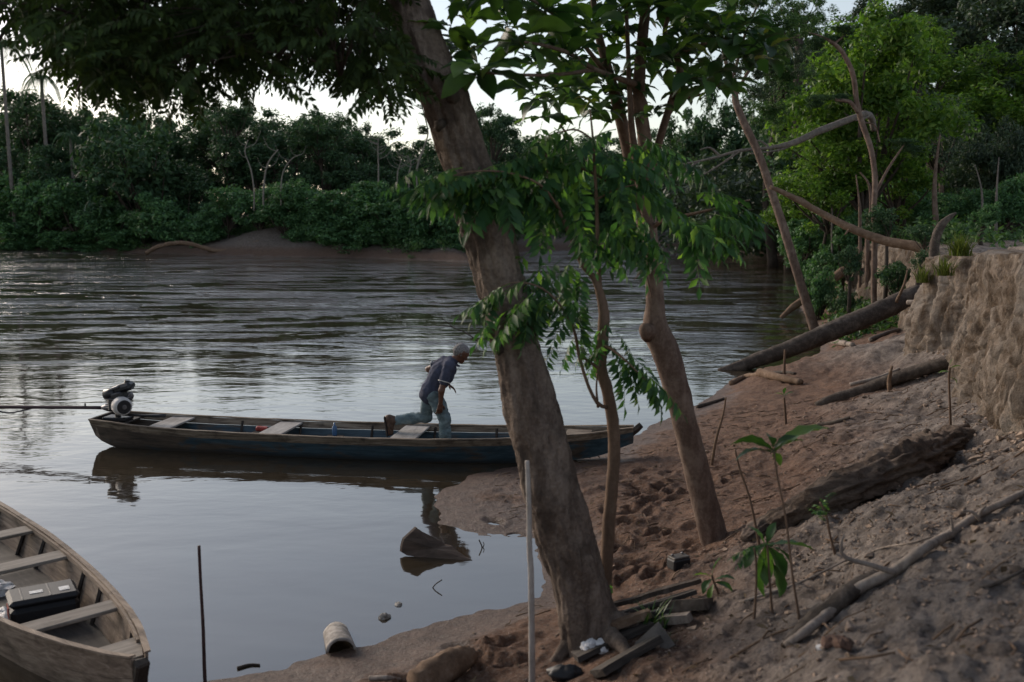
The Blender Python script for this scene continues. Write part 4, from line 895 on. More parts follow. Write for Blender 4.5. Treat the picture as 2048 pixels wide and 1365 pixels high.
# ground cover
rg = np.random.default_rng(55); C = []
for k in range(420):
    y = rg.uniform(24, 60); x = cliff_x(y) + rg.uniform(.5, 20) ; C.append((x, y, H(x, y) + rg.uniform(0, .5)))
for k in range(160):
    q = W(rg.uniform(1600, 1800), rg.uniform(560, 660), .6); 
    if q[0] < cliff_x(q[1]) and shore_sd(np.array([q[0]]), np.array([q[1]]))[0] > .5: C.append((q[0], q[1], H(q[0], q[1]) + .1))
for k in range(900):
    px = rg.uniform(-80, 1600); dd = far_depth(px) + rg.uniform(-6, 6); x = (px - CXP) / FPX * dd
    hh_ = H(x, dd)
    if hh_ > .1 and not (300 < px < 640 and dd < far_depth(px) + 1): C.append((x, dd, hh_ + rg.uniform(0.0, .9)))
V, F = leaf_cloud(rg, np.array(C), rg.uniform(.3, .75, len(C)), 60, .09)
tag(obj('undergrowth', mesh_data('undergrowth', V, [F]), M['leaf_mid']), 'low green ground cover along both banks', 'undergrowth', kind='stuff')
# ================================================================== the two boats
M['wood_pale'] = mat_wood('raw_boat_plank', [(0.3, (0.10, 0.072, 0.054)), (0.5, (0.23, 0.175, 0.132)), (0.7, (0.37, 0.295, 0.23))], (1.6, 22, 22), 0.75, (0.045, 0.033, 0.025), 0.85)
M['wood_gunwale'] = mat_wood('weathered_gunwale', [(0.3, (0.065, 0.05, 0.04)), (0.5, (0.20, 0.155, 0.115)), (0.7, (0.33, 0.275, 0.22))], (2.2, 26, 26), 0.8, (0.025, 0.02, 0.018), 0.85)
M['wood_dark'] = mat_wood('dark_wet_wood', [(0.3, (0.02, 0.017, 0.015)), (0.6, (0.06, 0.048, 0.04)), (0.8, (0.11, 0.09, 0.075))], (3, 22, 22), 0.6)
M['wood_seat'] = mat_wood('grey_seat_board', [(0.3, (0.22, 0.20, 0.185)), (0.55, (0.36, 0.335, 0.31)), (0.75, (0.48, 0.45, 0.42))], (14, 2.0, 14), 0.7, (0.12, 0.10, 0.09), 0.6)
M['wood_thwart'] = mat_wood('weathered_thwart', [(0.3, (0.13, 0.11, 0.09)), (0.55, (0.24, 0.21, 0.18)), (0.75, (0.36, 0.32, 0.28))], (16, 1.8, 16), 0.75, (0.06, 0.05, 0.04), 0.6)
def blue_hull():
    t = NT('worn_blue_hull_paint'); o = t.objc
    g = t.noise(t.map(o, (2.5, 20, 20)), 1, 6, 0.65, 0.5); w = t.noise(t.map(o, (1.2, 3, 5)), 1.0, 6, 0.65, 0.7)
    wood = t.ramp(g, [(0.3, (0.025, 0.021, 0.018)), (0.7, (0.12, 0.09, 0.068))])
    c = t.mix(t.fr(g, .3, .7), (0.020, 0.040, 0.054), (0.058, 0.095, 0.120))
    sep = t.N('SeparateXYZ'); t.L(o, sep.inputs[0])
    amt = t.math('ADD', w, t.fr(sep.outputs[0], 0.3, 3.0, 0.14, -0.02))            # paint worn off towards the stern
    c = t.mix(t.fr(amt, 0.50, 0.62), c, wood)
    c = t.mix(t.fr(t.math('ADD', sep.outputs[2], t.math('MULTIPLY', w, .12)), 0.16, 0.06, 0, .8), c, (0.02, 0.017, 0.014))
    return t.done(t.bsdf(c, 0.55, t.bump(g, .4, .005), .35))
M['blue_hull'] = blue_hull()
M['black_metal'] = mat_simple('black_engine_metal', (0.014, 0.014, 0.016), 0.4, 30, .4, .5, .3, .002)
M['grey_metal'] = mat_simple('grey_cast_metal', (0.16, 0.15, 0.15), 0.45, 25, .3, .5, .3, .002, 0.6)
M['white_plastic'] = mat_simple('off_white_cover', (0.52, 0.49, 0.47), 0.45, 14, .15, .5, .15, .002)
M['shaft_paint'] = mat_simple('dark_red_shaft', (0.040, 0.020, 0.024), 0.5, 18, .35, .4, .2, .002)
M['black_case'] = mat_simple('black_case_plastic', (0.012, 0.012, 0.014), 0.55, 40, .2, .5, .25, .002)
M['red_label'] = mat_simple('faded_red_label', (0.30, 0.045, 0.035), 0.6, 12, .3)
M['white_film'] = mat_simple('crumpled_white_film', (0.62, 0.61, 0.60), 0.4, 18, .25, .4, .6, .01)
M['blue_plastic'] = mat_simple('blue_bottle_plastic', (0.06, 0.14, 0.28), 0.35, 10, .15, .5)

def strip(lo, hi, th, out):
    "plank: lower and upper edge lines (n,3), thickness th along direction out (n,3)"
    lo, hi, out = map(lambda a: np.asarray(a, float), (lo, hi, out)); n = len(lo)
    V = np.concatenate([lo + out * th / 2, hi + out * th / 2, hi - out * th / 2, lo - out * th / 2]); i = np.arange(n - 1); F = []
    for a in range(4):
        b = (a + 1) % 4; F.append(np.stack([a * n + i, a * n + i + 1, b * n + i + 1, b * n + i], -1))
    F.append(np.array([[0, n, 2 * n, 3 * n], [n - 1, 4 * n - 1, 3 * n - 1, 2 * n - 1]])); return V, [np.concatenate(F)]
def boat(t, S, n, split, rail, mats, th=0.022, rib_u=(), floor_mat=None):
    "S rows: u, half beam at rail, half beam at bottom, rail z, bottom z"
    c = catmull(np.insert(np.array(S, float), 1, 0, 1)[:, [0, 1, 2, 3, 4, 5]], n); u, hb, bb, gz, kz = c[:, 0], np.maximum(c[:, 2], .012), np.maximum(c[:, 3], .008), c[:, 4], c[:, 5]
    def edge(f, sg): return np.stack([u, sg * (bb + (hb - bb) * f ** .85), kz + (gz - kz) * f], 1)
    for sg in (-1, 1):
        out = np.tile([0, sg, -.25], (n, 1)); prev = 0.0
        for k, f in enumerate(list(split) + [1.0]):
            V, F = strip(edge(prev, sg), edge(f, sg) - np.array([0, 0, .004]), th, out)
            V[:, 2] += 0.004 * fbm(V * 3.0, 2); obj('side_plank', mesh_data('side_plank', V, F, False), mats[min(k, len(mats) - 1)], t); prev = f
        a = edge(1.0, sg); V, F = strip(a + np.array([0, 0, .002]), a + np.array([0, 0, rail[1]]) , rail[0], out * np.array([0, 1, 0])); V[:, 2] += .006 * fbm(V * np.array([2.5, 1, 1]), 3); V[:, 1] += .006 * fbm(V * np.array([3, 1, 1]) + 9, 3)
        obj('gunwale', mesh_data('gunwale', V, F, False), M['wood_gunwale'] if len(mats) > 1 and mats[-1] is M['wood_gunwale'] else mats[-1], t)
    V = np.concatenate([edge(0, -1) , edge(0, 1)]); i = np.arange(n - 1); F = np.stack([i, i + 1, n + i + 1, n + i], -1)
    obj('bottom', mesh_data('bottom', V - np.array([0, 0, .005]), [F], False), floor_mat or mats[0], t)
    fz = np.maximum(kz + .03, .035); ff = np.clip((fz - kz) / np.maximum(gz - kz, .01), 0, .9); fl = np.stack([u, bb + (hb - bb) * ff ** .85 - th * .6, fz], 1); fr_ = fl * np.array([1, -1, 1]); Vf = np.concatenate([fr_, fl]); Vf[:, 2] += .006 * fbm(Vf * 6, 2)
    obj('floor', mesh_data('floor', Vf, [F], False), M['wood_dark'], t)
    for ru in rib_u:
        k = int(np.argmin(abs(u - ru))); m = MB()
        for sg in (-1, 1): m.add(*tube(np.array([(u[k], sg * (bb[k] - .02), kz[k] + .02), (u[k], sg * (hb[k] - .03), gz[k] - .03)]), .018, 4))
        m.add(*box((u[k], 0, kz[k] + .025), (.045, 2 * bb[k] - .03, .04), None, .006)); m.build('rib', M['wood_dark'], t, False)
    return lambda uu: [float(np.interp(uu, u, v)) for v in (hb, bb, gz, kz)]
# ---- long blue canoe
BA, BB = np.array([-5.98, 14.30]), np.array([1.62, 13.02]); ba = (BB - BA) / np.linalg.norm(BB - BA); LB = float(np.linalg.norm(BB - BA))
canoe = empty('river_canoe', (BA[0], BA[1], 0), math.atan2(ba[1], ba[0]))
tag(canoe, 'long narrow worn blue wooden canoe with grey seat boards, bow on the sand', 'boat')
f = LB / 7.7
ST_ = [(0.0, .34, .20, .40, .15), (.25, .37, .23, .385, .02), (1 * f, .44, .28, .345, -.06), (2 * f, .48, .31, .325, -.08), (3.2 * f, .50, .33, .315, -.08), (4.6 * f, .50, .32, .325, -.07), (5.7 * f, .45, .26, .35, -.03), (6.6 * f, .33, .17, .40, .035), (7.2 * f, .22, .11, .445, .11), (7.7 * f, .075, .05, .50, .30)]
cs = boat(canoe, ST_, 60, (.77,), (.05, .018), [M['blue_hull'], M['wood_gunwale']], .024, [.9, 1.9, 2.9, 3.9, 4.9, 5.8, 6.6], M['wood_dark'])
hb, bb, gz, kz = cs(0.0)
V, F = strip(np.array([(0.0, -bb, kz), (0, bb, kz)]) + np.array([.012, 0, 0]), np.array([(0, -hb, gz + .015), (0, hb, gz + .015)]), .04, np.tile([1, 0, 0], (2, 1))); obj('transom', mesh_data('transom', V, F, False), M['wood_dark'], canoe)
V, F = tube(catmull([(7.10 * f, 0, .10), (7.45 * f, 0, .24), (7.72 * f, 0, .46), (7.80 * f, 0, .535)], 10), np.array([.05] * 9 + [.045]), 6, .1); obj('stem_post', mesh_data('stem_post', V, F, False), M['wood_dark'], canoe)
for (uu, w, m) in ((1.05, .36, 'wood_seat'), (2.72, .34, 'wood_seat'), (4.62, .36, 'wood_seat'), (6.30, .22, 'wood_seat')):
    hb, bb, gz, kz = cs(uu); V, F = box((uu, 0, gz - .025), (w, 2 * hb - .05, .028), None, .006); obj('seat_board', mesh_data('seat_board', V, F, False), M[m], canoe)
V, F = box((.30, 0, .335), (.34, .66, .03), None, .006); obj('stern_deck', mesh_data('stern_deck', V, F, False), M['wood_dark'], canoe)
V, F = box((6.98, 0, .40), (.34, .30, .025), None, .006); obj('bow_deck', mesh_data('bow_deck', V, F, False), M['wood_gunwale'], canoe)
CAN = Matrix.Translation((BA[0], BA[1], 0)) @ Matrix.Rotation(math.atan2(ba[1], ba[0]), 4, 'Z')
def in_canoe(o): o.matrix_local = CAN @ o.matrix_local if o.parent is None else o.matrix_local; return o
# long-tail motor
mot = empty('outboard_motor'); tag(mot, 'dark petrol motor with white starter cover and long shaft on the canoe stern', 'motor'); mot.matrix_world = CAN @ Matrix.Translation((.27, -.05, .35)) @ Matrix.Scale(1.22, 4)
def part(name, mat, m, smooth=False): return m.build(name, M[mat], mot, smooth)
part('mount', 'black_metal', MB().add(*box((0, 0, .025), (.30, .20, .045), None, .01)).add(*tube([(0, 0, .03), (0, 0, .14)], [.035, .03], 10)))
part('engine_block', 'black_metal', MB().add(*box((.02, .01, .20), (.20, .20, .16), None, .02)).add(*box((.03, .0, .30), (.15, .16, .09), rotm(0, -.25, 0), .02)))
m = MB()
for k in range(6): m.add(*box((.02 + .0 * k, .01, .165 + .02 * k), (.235, .225, .006)))
part('cooling_fin', 'grey_metal', m)
ra = np.array([.75, -.66, 0]); c0 = np.array([.10, -.08, .19])
part('starter_cover', 'white_plastic', MB().add(*tube([c0 - ra * .05, c0 - ra * .02, c0 + ra * .05, c0 + ra * .085, c0 + ra * .095], [.105, .112, .108, .098, .088], 22)), True)
part('fan_grille', 'black_metal', MB().add(*tube([c0 + ra * .090, c0 + ra * .103], [.086, .076], 18)))
part('starter_hub', 'grey_metal', MB().add(*tube([c0 + ra * .10, c0 + ra * .115], [.030, .026], 12)))
part('fuel_tank', 'black_metal', MB().add(*box((.06, .06, .385), (.24, .17, .10), rotm(.05, -.30, .1), .035)), False)
part('fuel_cap', 'black_metal', MB().add(*tube([(.10, .06, .44), (.107, .06, .475)], [.032, .03], 12)))
part('tank_modelled_highlight', 'grey_metal', MB().add(*box((.0, -.03, .395), (.09, .05, .03), rotm(.2, -.3, .1), .01)))  # grey block added in place of a highlight on the tank
part('air_filter', 'black_metal', MB().add(*tube([(-.16, .0, .305), (-.15, .0, .305), (-.03, 0, .325), (-.02, 0, .325)], [.04, .062, .062, .045], 14)), True)
part('muffler', 'grey_metal', MB().add(*tube([(-.05, .13, .26), (-.05, .14, .26), (.10, .14, .27), (.11, .13, .27)], [.03, .05, .05, .03], 12)), True)
part('shaft_coupling', 'grey_metal', MB().add(*tube([(-.07, 0, .155), (-.12, 0, .15), (-.17, 0, .145), (-.20, 0, .143)], [.055, .05, .032, .024], 12)), True)
sh = [(-.19, 0, .143), (-.30, 0, .142), (-1.2, .0, .118), (-2.3, -.01, .09)]
part('drive_shaft', 'shaft_paint', MB().add(*tube(catmull(sh, 14), .021, 10)), True)
part('shaft_bolt', 'black_metal', MB().add(*tube([(-.42, 0, .15), (-.42, 0, .19)], .010, 6)))
m = MB()
for k in range(2): m.add(*box((-2.33, .055 * (1 if k else -1), .09), (.05, .11, .012), rotm(.5 * (1 if k else -1), 0, 0), .004))
part('propeller', 'grey_metal', m)
part('skeg', 'black_metal', MB().add(*tube(catmull([(-1.15, 0, .10), (-1.45, 0, .04), (-1.75, 0, .10)], 9), .010, 6)))
part('tiller_handle', 'black_metal', MB().add(*tube(catmull([(.08, -.02, .075), (.30, -.02, .07), (.62, -.02, .075)], 8), [.016] * 5 + [.02, .022, .021], 8)), True)
# small things lying in the canoe
q = MB().add(*box((0, 0, .03), (.17, .12, .06), rotm(0, .1, .3), .015)); o = q.build('red_package', M['red_label'], None, False); hb, bb, gz, kz = cs(2.35); o.matrix_world = CAN @ Matrix.Translation((2.35, .24, gz - .115)); tag(o, 'small faded red package in the canoe left of the second seat', 'package')
o = MB().add(*tube([(0, 0, 0), (0, 0, .02), (0, 0, .13), (0, 0, .16), (0, 0, .19)], [.03, .035, .035, .014, .014], 12)).build('bottle', M['blue_plastic'], None); o.matrix_world = CAN @ Matrix.Translation((3.45, .24, .17)); tag(o, 'blue plastic bottle standing inside the canoe before the third seat', 'bottle')
q = MB().add(*box((0, 0, -.02), (.3, .2, .03), None, .01)).build('floor_board', M['wood_dark'], canoe, False); q.location = (2.35, .22, cs(2.35)[2] - .13); q = MB().add(*box((0, 0, -.02), (.26, .2, .03), None, .01)).build('floor_board', M['wood_dark'], canoe, False); q.location = (3.45, .22, .175)

# ---- pale wooden skiff in the lower left corner
SK0 = np.array([-2.46, 6.26]); sa = np.array([-.70, .714]); sa /= np.linalg.norm(sa)
skiff = empty('wooden_skiff', (SK0[0], SK0[1], 0), math.atan2(sa[1], sa[0])); tag(skiff, 'pale unpainted plank skiff with bare thwarts at the lower left corner', 'boat')
SKM = Matrix.Translation((SK0[0], SK0[1], 0)) @ Matrix.Rotation(math.atan2(sa[1], sa[0]), 4, 'Z')
SS_ = [(0.0, .05, .03, .42, .12), (.22, .13, .07, .405, .03), (.6, .245, .15, .385, -.04), (1.1, .36, .25, .365, -.07), (1.8, .47, .34, .345, -.08), (2.8, .57, .43, .33, -.08), (4.0, .61, .46, .33, -.08), (5.2, .58, .43, .345, -.08), (6.0, .52, .38, .37, -.04)]
ks = boat(skiff, SS_, 60, (.55,), (.045, .016), [M['wood_pale'], M['wood_pale']], .022, [.55, 1.65, 2.15, 3.3, 3.8, 4.6], M['wood_dark'])
hb, bb, gz, kz = ks(6.0); V, F = strip(np.array([(6.0, -bb, kz), (6.0, bb, kz)]), np.array([(6.0, -hb, gz), (6.0, hb, gz)]), .03, np.tile([1, 0, 0], (2, 1))); obj('transom', mesh_data('transom', V, F, False), M['wood_pale'], skiff)
for (uu, w) in ((1.20, .20), (2.75, .22), (3.72, .22), (4.9, .22)):
    hb, bb, gz, kz = ks(uu); V, F = box((uu, 0, gz - .035), (w, 2 * hb - .04, .03), rotm(0, 0, .0), .005); obj('thwart', mesh_data('thwart', V, F, False), M['wood_thwart'], skiff)
for sg in (-1, 1):                                                       # inner rail beside the gunwale
    us = np.linspace(.3, 5.9, 30); a = np.array([(u, sg * (ks(u)[0] - .035), ks(u)[2] - .02) for u in us]); V, F = strip(a - (0, 0, .022), a + (0, 0, .022), .022, np.tile([0, 1, 0], (30, 1))); obj('inner_rail', mesh_data('inner_rail', V, F, False), M['wood_pale'], skiff)
m = MB(); V = np.array([(.06, -.05, .392), (.06, .05, .392), (.42, .185, .372), (.42, -.185, .372)]); V = np.vstack([V, V - (0, 0, .03)]); m.add(V, [np.array([[0, 3, 2, 1], [4, 5, 6, 7], [0, 1, 5, 4], [1, 2, 6, 5], [2, 3, 7, 6], [3, 0, 4, 7]])]); m.build('bow_deck', M['wood_thwart'], skiff, False)
V, F = box((.02, 0, .26), (.085, .10, .30), rotm(0, -.42, 0), .015); V += .008 * fbm(V * 20, 2)[:, None]; obj('stem_post', mesh_data('stem_post', V, F, False), M['wood_dark'], skiff)
for uu, zz in ((.82, .14), (1.9, .02), (2.35, .02), (3.2, .02)):
    hb, bb, gz, kz = ks(uu); V, F = box((uu, 0, kz + .07), (.10, 2 * bb - .02, .06), None, .008); obj('floor_rib', mesh_data('floor_rib', V, F, False), M['wood_dark'], skiff)
# black case on the skiff floor
case = empty('equipment_case'); case.matrix_world = SKM @ Matrix.Translation((2.06, -.10, .04)) @ Matrix.Scale(0.98, 4) @ Matrix.Rotation(1.35, 4, 'Z'); tag(case, 'black hard plastic case with red label inside the pale skiff', 'case')
MB().add(*box((0, 0, .085), (.52, .36, .17), None, .035)).build('case_body', M['black_case'], case, False); MB().add(*box((0, 0, .205), (.53, .37, .065), None, .028)).build('case_lid', M['black_case'], case, False)
for x in (-.15, .15): MB().add(*box((x, -.188, .165), (.06, .022, .07), None, .006)).build('latch', M['black_case'], case, False)
MB().add(*tube(catmull([(-.07, -.185, .12), (-.06, -.215, .12), (.06, -.215, .12), (.07, -.185, .12)], 12), .011, 8)).build('handle', M['black_case'], case)
MB().add(*box((-.05, 0, .2365), (.014, .30, .006), None, .002)).build('lid_rib', M['black_case'], case, False); MB().add(*box((.16, 0, .2365), (.014, .30, .006), None, .002)).build('lid_rib', M['black_case'], case, False)
MB().add(*box((.05, .02, .240), (.10, .06, .004))).build('white_sticker', M['white_film'], case, False); MB().add(*box((-.16, .05, .240), (.08, .09, .004))).build('white_sticker', M['white_film'], case, False); MB().add(*box((.262, -.03, .10), (.008, .14, .09))).build('red_label', M['red_label'], case, False)
def crumple(name, mat, size, seed, n=14):
    r = np.random.default_rng(seed); th = np.linspace(0, pi, n); ph = np.linspace(0, 2 * pi, 2 * n, endpoint=False); T, Q = np.meshgrid(th, ph, indexing='ij')
    d = np.stack([np.sin(T) * np.cos(Q), np.sin(T) * np.sin(Q), np.cos(T)], -1); rr = 1 + .35 * noise3(d * 1.7 + seed) + .30 * np.abs(noise3(d * 4.0 + seed * 2)) ; V = (d * rr[..., None]).reshape(-1, 3) * np.array(size)
    m2 = 2 * n; i = np.arange(n - 1)[:, None] * m2; j = np.arange(m2)[None, :]; F = np.stack([i + j, i + m2 + j, i + m2 + (j + 1) % m2, i + (j + 1) % m2], -1).reshape(-1, 4)
    return obj(name, mesh_data(name, V, [F], seed % 2 == 0), mat)
for k, (u, v, z, s, lab) in enumerate(((.98, .0, .05, (.14, .12, .05), 'crumpled grey-white film under the foremost thwart of the skiff'), (2.3, .12, .03, (.16, .12, .05), 'crumpled clear film behind the black case in the skiff'), (2.95, .0, .05, (.14, .14, .07), 'white crumpled bag under the second thwart of the skiff'))):
    o = crumple('plastic_film', M['white_film'], s, 3 + k); o.matrix_world = SKM @ Matrix.Translation((u, v, z)); tag(o, lab, 'plastic film')
# ================================================================== the man stepping through the canoe
M['skin'] = mat_simple('brown_skin', (0.115, 0.052, 0.032), 0.5, 30, .2, .4, .2, .003)
M['hair_grey'] = mat_simple('short_grey_hair', (0.20, 0.19, 0.185), 0.9, 60, .45, .2, .9, .006)
def cloth(name, col, vary, rough=.9, scale=(6, 6, 6), pale=None):
    t = NT(name); o = t.objc; n = t.noise(t.map(o, scale), 1.0, 5, .6, .8); f = t.noise(o, 160, 2)
    c = t.mix(t.fr(n, .3, .7), tuple(v * (1 - vary) for v in col), tuple(v * (1 + vary) for v in col))
    if pale: c = t.mix(t.fr(t.noise(o, 7, 5, .65), .5, .68, 0, .7), c, pale)
    return t.done(t.bsdf(c, rough, t.bump(t.math('ADD', n, t.math('MULTIPLY', f, .15)), .6, .012), .15))
M['shirt'] = cloth('slate_polo_shirt', (0.060, 0.066, 0.098), .25); M['jeans'] = cloth('faded_jeans', (0.125, 0.170, 0.185), .35, .9, (5, 5, 9), (0.26, 0.32, 0.33)); M['white_trim'] = mat_simple('white_trim', (0.55, 0.53, 0.5), .8)
M['shoe'] = mat_simple('worn_brown_shoe', (0.10, 0.062, 0.045), .7, 25, .35); M['sole'] = mat_simple('dark_sole', (0.035, 0.028, 0.025), .8, 25, .3); M['eye_white'] = mat_simple('eye', (0.35, 0.32, 0.3), .3)
def surface_nets(fn_list, lo, hi, h, k=0.03):
    "smooth union of capsules (a, b, ra, rb, blend) meshed by surface nets"
    lo = np.asarray(lo, float); n = np.ceil((np.asarray(hi, float) - lo) / h).astype(int) + 1; D = np.full(n, 1.0, np.float32)
    for (a, b, ra, rb, bl) in fn_list:
        a, b = np.asarray(a, float), np.asarray(b, float); m = max(ra, rb) + .07 + bl
        i0 = np.maximum(((np.minimum(a, b) - m - lo) / h).astype(int), 0); i1 = np.minimum(((np.maximum(a, b) + m - lo) / h).astype(int) + 1, n)
        if (i1 <= i0).any(): continue
        g = np.stack(np.meshgrid(*[lo[c] + h * np.arange(i0[c], i1[c]) for c in range(3)], indexing='ij'), -1)
        ab = b - a; t = np.clip(((g - a) @ ab) / (ab @ ab + 1e-12), 0, 1); d = np.linalg.norm(g - a - t[..., None] * ab, axis=-1) - (ra + (rb - ra) * t)
        sl = tuple(slice(i0[c], i1[c]) for c in range(3)); o = D[sl]; q = np.clip(.5 + .5 * (o - d) / bl, 0, 1); D[sl] = o * (1 - q) + d * q - bl * q * (1 - q)
    return D, lo, h
def nets_mesh(D, lo, h):
    s = D < 0; n = np.array(D.shape); acc = np.zeros((*(n - 1), 3), np.float32); cnt = np.zeros(n - 1, np.float32)
    for ax in range(3):
        o1, o2 = [c for c in range(3) if c != ax]
        for d1 in (0, 1):
            for d2 in (0, 1):
                a = [slice(None)] * 3; b = [slice(None)] * 3; a[ax] = slice(0, -1); b[ax] = slice(1, None)
                for o, d in ((o1, d1), (o2, d2)): a[o] = b[o] = slice(d, n[o] - 1 + d)
                A, B = D[tuple(a)], D[tuple(b)]; c = (A < 0) != (B < 0); t = np.where(c, A / np.where(c, A - B, 1), 0); cnt += c; acc[..., ax] += t * c; acc[..., o1] += d1 * c; acc[..., o2] += d2 * c
    act = cnt > 0; idx = -np.ones(n - 1, np.int64); idx[act] = np.arange(act.sum()); pos = np.argwhere(act); V = lo + h * (pos + acc[act] / cnt[act][:, None]); F = []
    for ax in range(3):
        o1, o2 = (ax + 1) % 3, (ax + 2) % 3; a = [slice(1, -1)] * 3; b = [slice(1, -1)] * 3; a[ax] = slice(0, -1); b[ax] = slice(1, None)
        A, B = s[tuple(a)], s[tuple(b)]; 
        for flip in (0, 1):
            c = np.argwhere((A & ~B) if not flip else (~A & B)); off = np.array([1, 1, 1]); off[ax] = 0; c = c + off
            e1 = np.zeros(3, int); e2 = np.zeros(3, int); e1[o1] = 1; e2[o2] = 1
            q = [idx[tuple((c - e1 - e2).T)], idx[tuple((c - e2).T)], idx[tuple(c.T)], idx[tuple((c - e1).T)]]; q = np.stack(q if not flip else q[::-1], -1); F.append(q)
    return V, np.concatenate(F)
YP = 13.52
def Q(px, py, dy=0.0): return P(px, py, YP + dy)
man = empty('person', (*Q(890, 900)[:2], .0)); tag(man, 'grey-haired man in dark polo shirt and faded jeans stepping through the canoe', 'person')
off = np.array(man.location)
def sdf_part(name, mat, caps, h, wr=None, smooth=True):
    pts = np.array([c[j] for c in caps for j in (0, 1)]); D, lo, hh = surface_nets(caps, pts.min(0) - .2, pts.max(0) + .2, h)
    if wr is not None:
        g = np.stack(np.meshgrid(*[lo[c] + hh * np.arange(D.shape[c]) for c in range(3)], indexing='ij'), -1); m = np.abs(D) < .05
        D[m] += wr(g[m]).astype(np.float32)
    V, F = nets_mesh(D, lo, hh); me = mesh_data(name, V - off, [F], smooth); return obj(name, me, mat, man)
# joints (x right along the boat, y away from the camera)
hipc = Q(862, 786); hipR, hipL = Q(868, 792, -.09), Q(858, 790, .09)
kneeR, ankR = Q(889, 836, -.10), Q(891, 894, -.10); toeR = Q(907, 900, -.11)
kneeL, ankL = Q(852, 834, .12), Q(792, 841, .12); heelL, toeL = Q(775, 836, .12), Q(779, 868, .12)
chest = Q(884, 748); neckb = Q(904, 722); headc = Q(922, 708)
shR, elR, wrR = Q(897, 733, -.19), Q(883, 782, -.26), Q(881, 808, -.24)
shL, elL, wrL = Q(888, 722, .19), Q(857, 739, .34), Q(896, 769, .14)
sl = lambda a, b, t: a + (b - a) * t
C = []
# torso and legs (mostly under the clothes), neck, head with face
C += [(hipc, chest, .10, .12, .05), (chest, Q(895, 737), .12, .09, .05), (sl(shR, shL, .1), sl(shR, shL, .9), .045, .045, .03), (neckb, Q(913, 717), .062, .056, .03)]
C += [(hipR, kneeR, .085, .06, .04), (kneeR, ankR, .058, .042, .03), (hipL, kneeL, .085, .06, .04), (kneeL, ankL, .058, .042, .03)]
fw = np.array([.80, 0, -.60]); up = np.array([.60, 0, .80]); sd_ = np.array([0, 1.0, 0])              # head tilts down and forward
hc = headc
def hp(f, u, s=0.0): return hc + fw * f + up * u + sd_ * s
C += [(hp(-.025, .035), hp(.01, .03), .092, .090, .03), (hp(.025, -.02), hp(.045, -.055), .068, .052, .03), (hp(.072, -.088), hp(.075, -.09), .026, .024, .03)]     # skull, jaw, chin
C += [(hp(.090, .012), hp(.104, -.018), .009, .014, .012), (hp(.082, .032, -.03), hp(.082, .032, .03), .014, .014, .015), (hp(.083, -.052, -.012), hp(.083, -.052, .012), .010, .010, .010), (hp(.080, -.066, -.012), hp(.080, -.066, .012), .009, .009, .008)]
for sg in (-1, 1): C += [(hp(-.008, .012, sg * .088), hp(-.012, -.022, sg * .086), .016, .012, .008), (hp(.062, -.015, sg * .045), hp(.062, -.02, sg * .04), .020, .018, .02)]
C += [(shR, elR, .046, .043, .02), (elR, wrR, .042, .029, .02), (shL, elL, .046, .042, .02), (elL, wrL, .042, .028, .02)]
def hand(w, d, palm_n, curl, r0=1.0, thumb_s=1):
    d = d / np.linalg.norm(d); n = palm_n - d * np.dot(palm_n, d); n /= np.linalg.norm(n); s = np.cross(d, n)
    for k, o in enumerate((-.030, -.010, .010, .029)):
        C.append((w + d * .015 + s * o * .6, w + d * .082 + s * o, .016, .013, .010))
        L = (.070, .080, .074, .058)[k]; a = w + d * .088 + s * o * 1.12; dd = d.copy(); sp = s * (o * 2.2)
        for seg, fr in enumerate((.45, .32, .25)):
            ang = curl * (seg + 1) * (.55 + .1 * k); v = d * cos(ang) + n * sin(ang) + sp; v /= np.linalg.norm(v); b = a + v * L * fr; C.append((a, b, .0098 - .0008 * seg, .0090 - .0008 * seg, .004)); a = b
    a = w + d * .025 + s * -.030 * thumb_s; b = a + (d * .5 - s * .75 * thumb_s + n * .35) * .042; c2 = b + (d * .85 - s * .25 * thumb_s + n * .4) * .034; C.append((a, b, .014, .011, .008)); C.append((b, c2, .011, .009, .004))
hand(wrR, np.array([-.12, -.05, -1.0]), np.array([-.3, .95, 0]), .55, thumb_s=-1)
hand(wrL, np.array([.72, -.15, -.50]), np.array([-.45, -.1, -.85]), .35, thumb_s=1)
C += [(ankR, toeR, .042, .036, .02), (ankL, heelL, .042, .038, .02), (heelL + (0.01, 0, 0), toeL, .038, .03, .02)]
sdf_part('body', M['skin'], C, .0075)
hr = [(hp(-.030, .042), hp(.004, .050), .096, .086, .02), (hp(-.06, .0), hp(-.05, -.03), .070, .050, .03)]
for sg in (-1, 1): hr.append((hp(-.02, .02, sg * .06), hp(.0, .0, sg * .072), .045, .025, .02))
sdf_part('hair', M['hair_grey'], hr, .008, lambda g: .006 * noise3(g * 60))
for sg in (-1, 1): MB().add(*tube([hp(.083, .010, sg * .031) - off, hp(.091, .010, sg * .031) - off], [.011, .006], 8)).build('eye', M['eye_white'], man)
sl = lambda a, b, t: a + (b - a) * t
SHc = [(Q(866, 776), chest, .150, .168, .06), (chest, Q(893, 737), .168, .145, .06), (Q(899, 729, -.12), Q(895, 727, .12), .085, .085, .05), (Q(864, 782), Q(862, 788), .15, .155, .04), (Q(862, 782, -.05), Q(860, 786, .05), .14, .14, .05),
       (shR, sl(shR, elR, .62), .078, .076, .04), (shL, sl(shL, elL, .60), .075, .072, .04), (Q(903, 723), Q(908, 722), .078, .074, .03)]
wrk = lambda g: .010 * np.abs(noise3(g * np.array([9, 9, 5.0]) + 3)) + .006 * noise3(g * 22) + .008 * (1 - 2 * np.abs(noise3(np.stack([g[:, 0] * 6 + g[:, 2] * 9, g[:, 1] * 4, g[:, 2] * 3], -1))))
sdf_part('shirt', M['shirt'], SHc, .010, wrk)
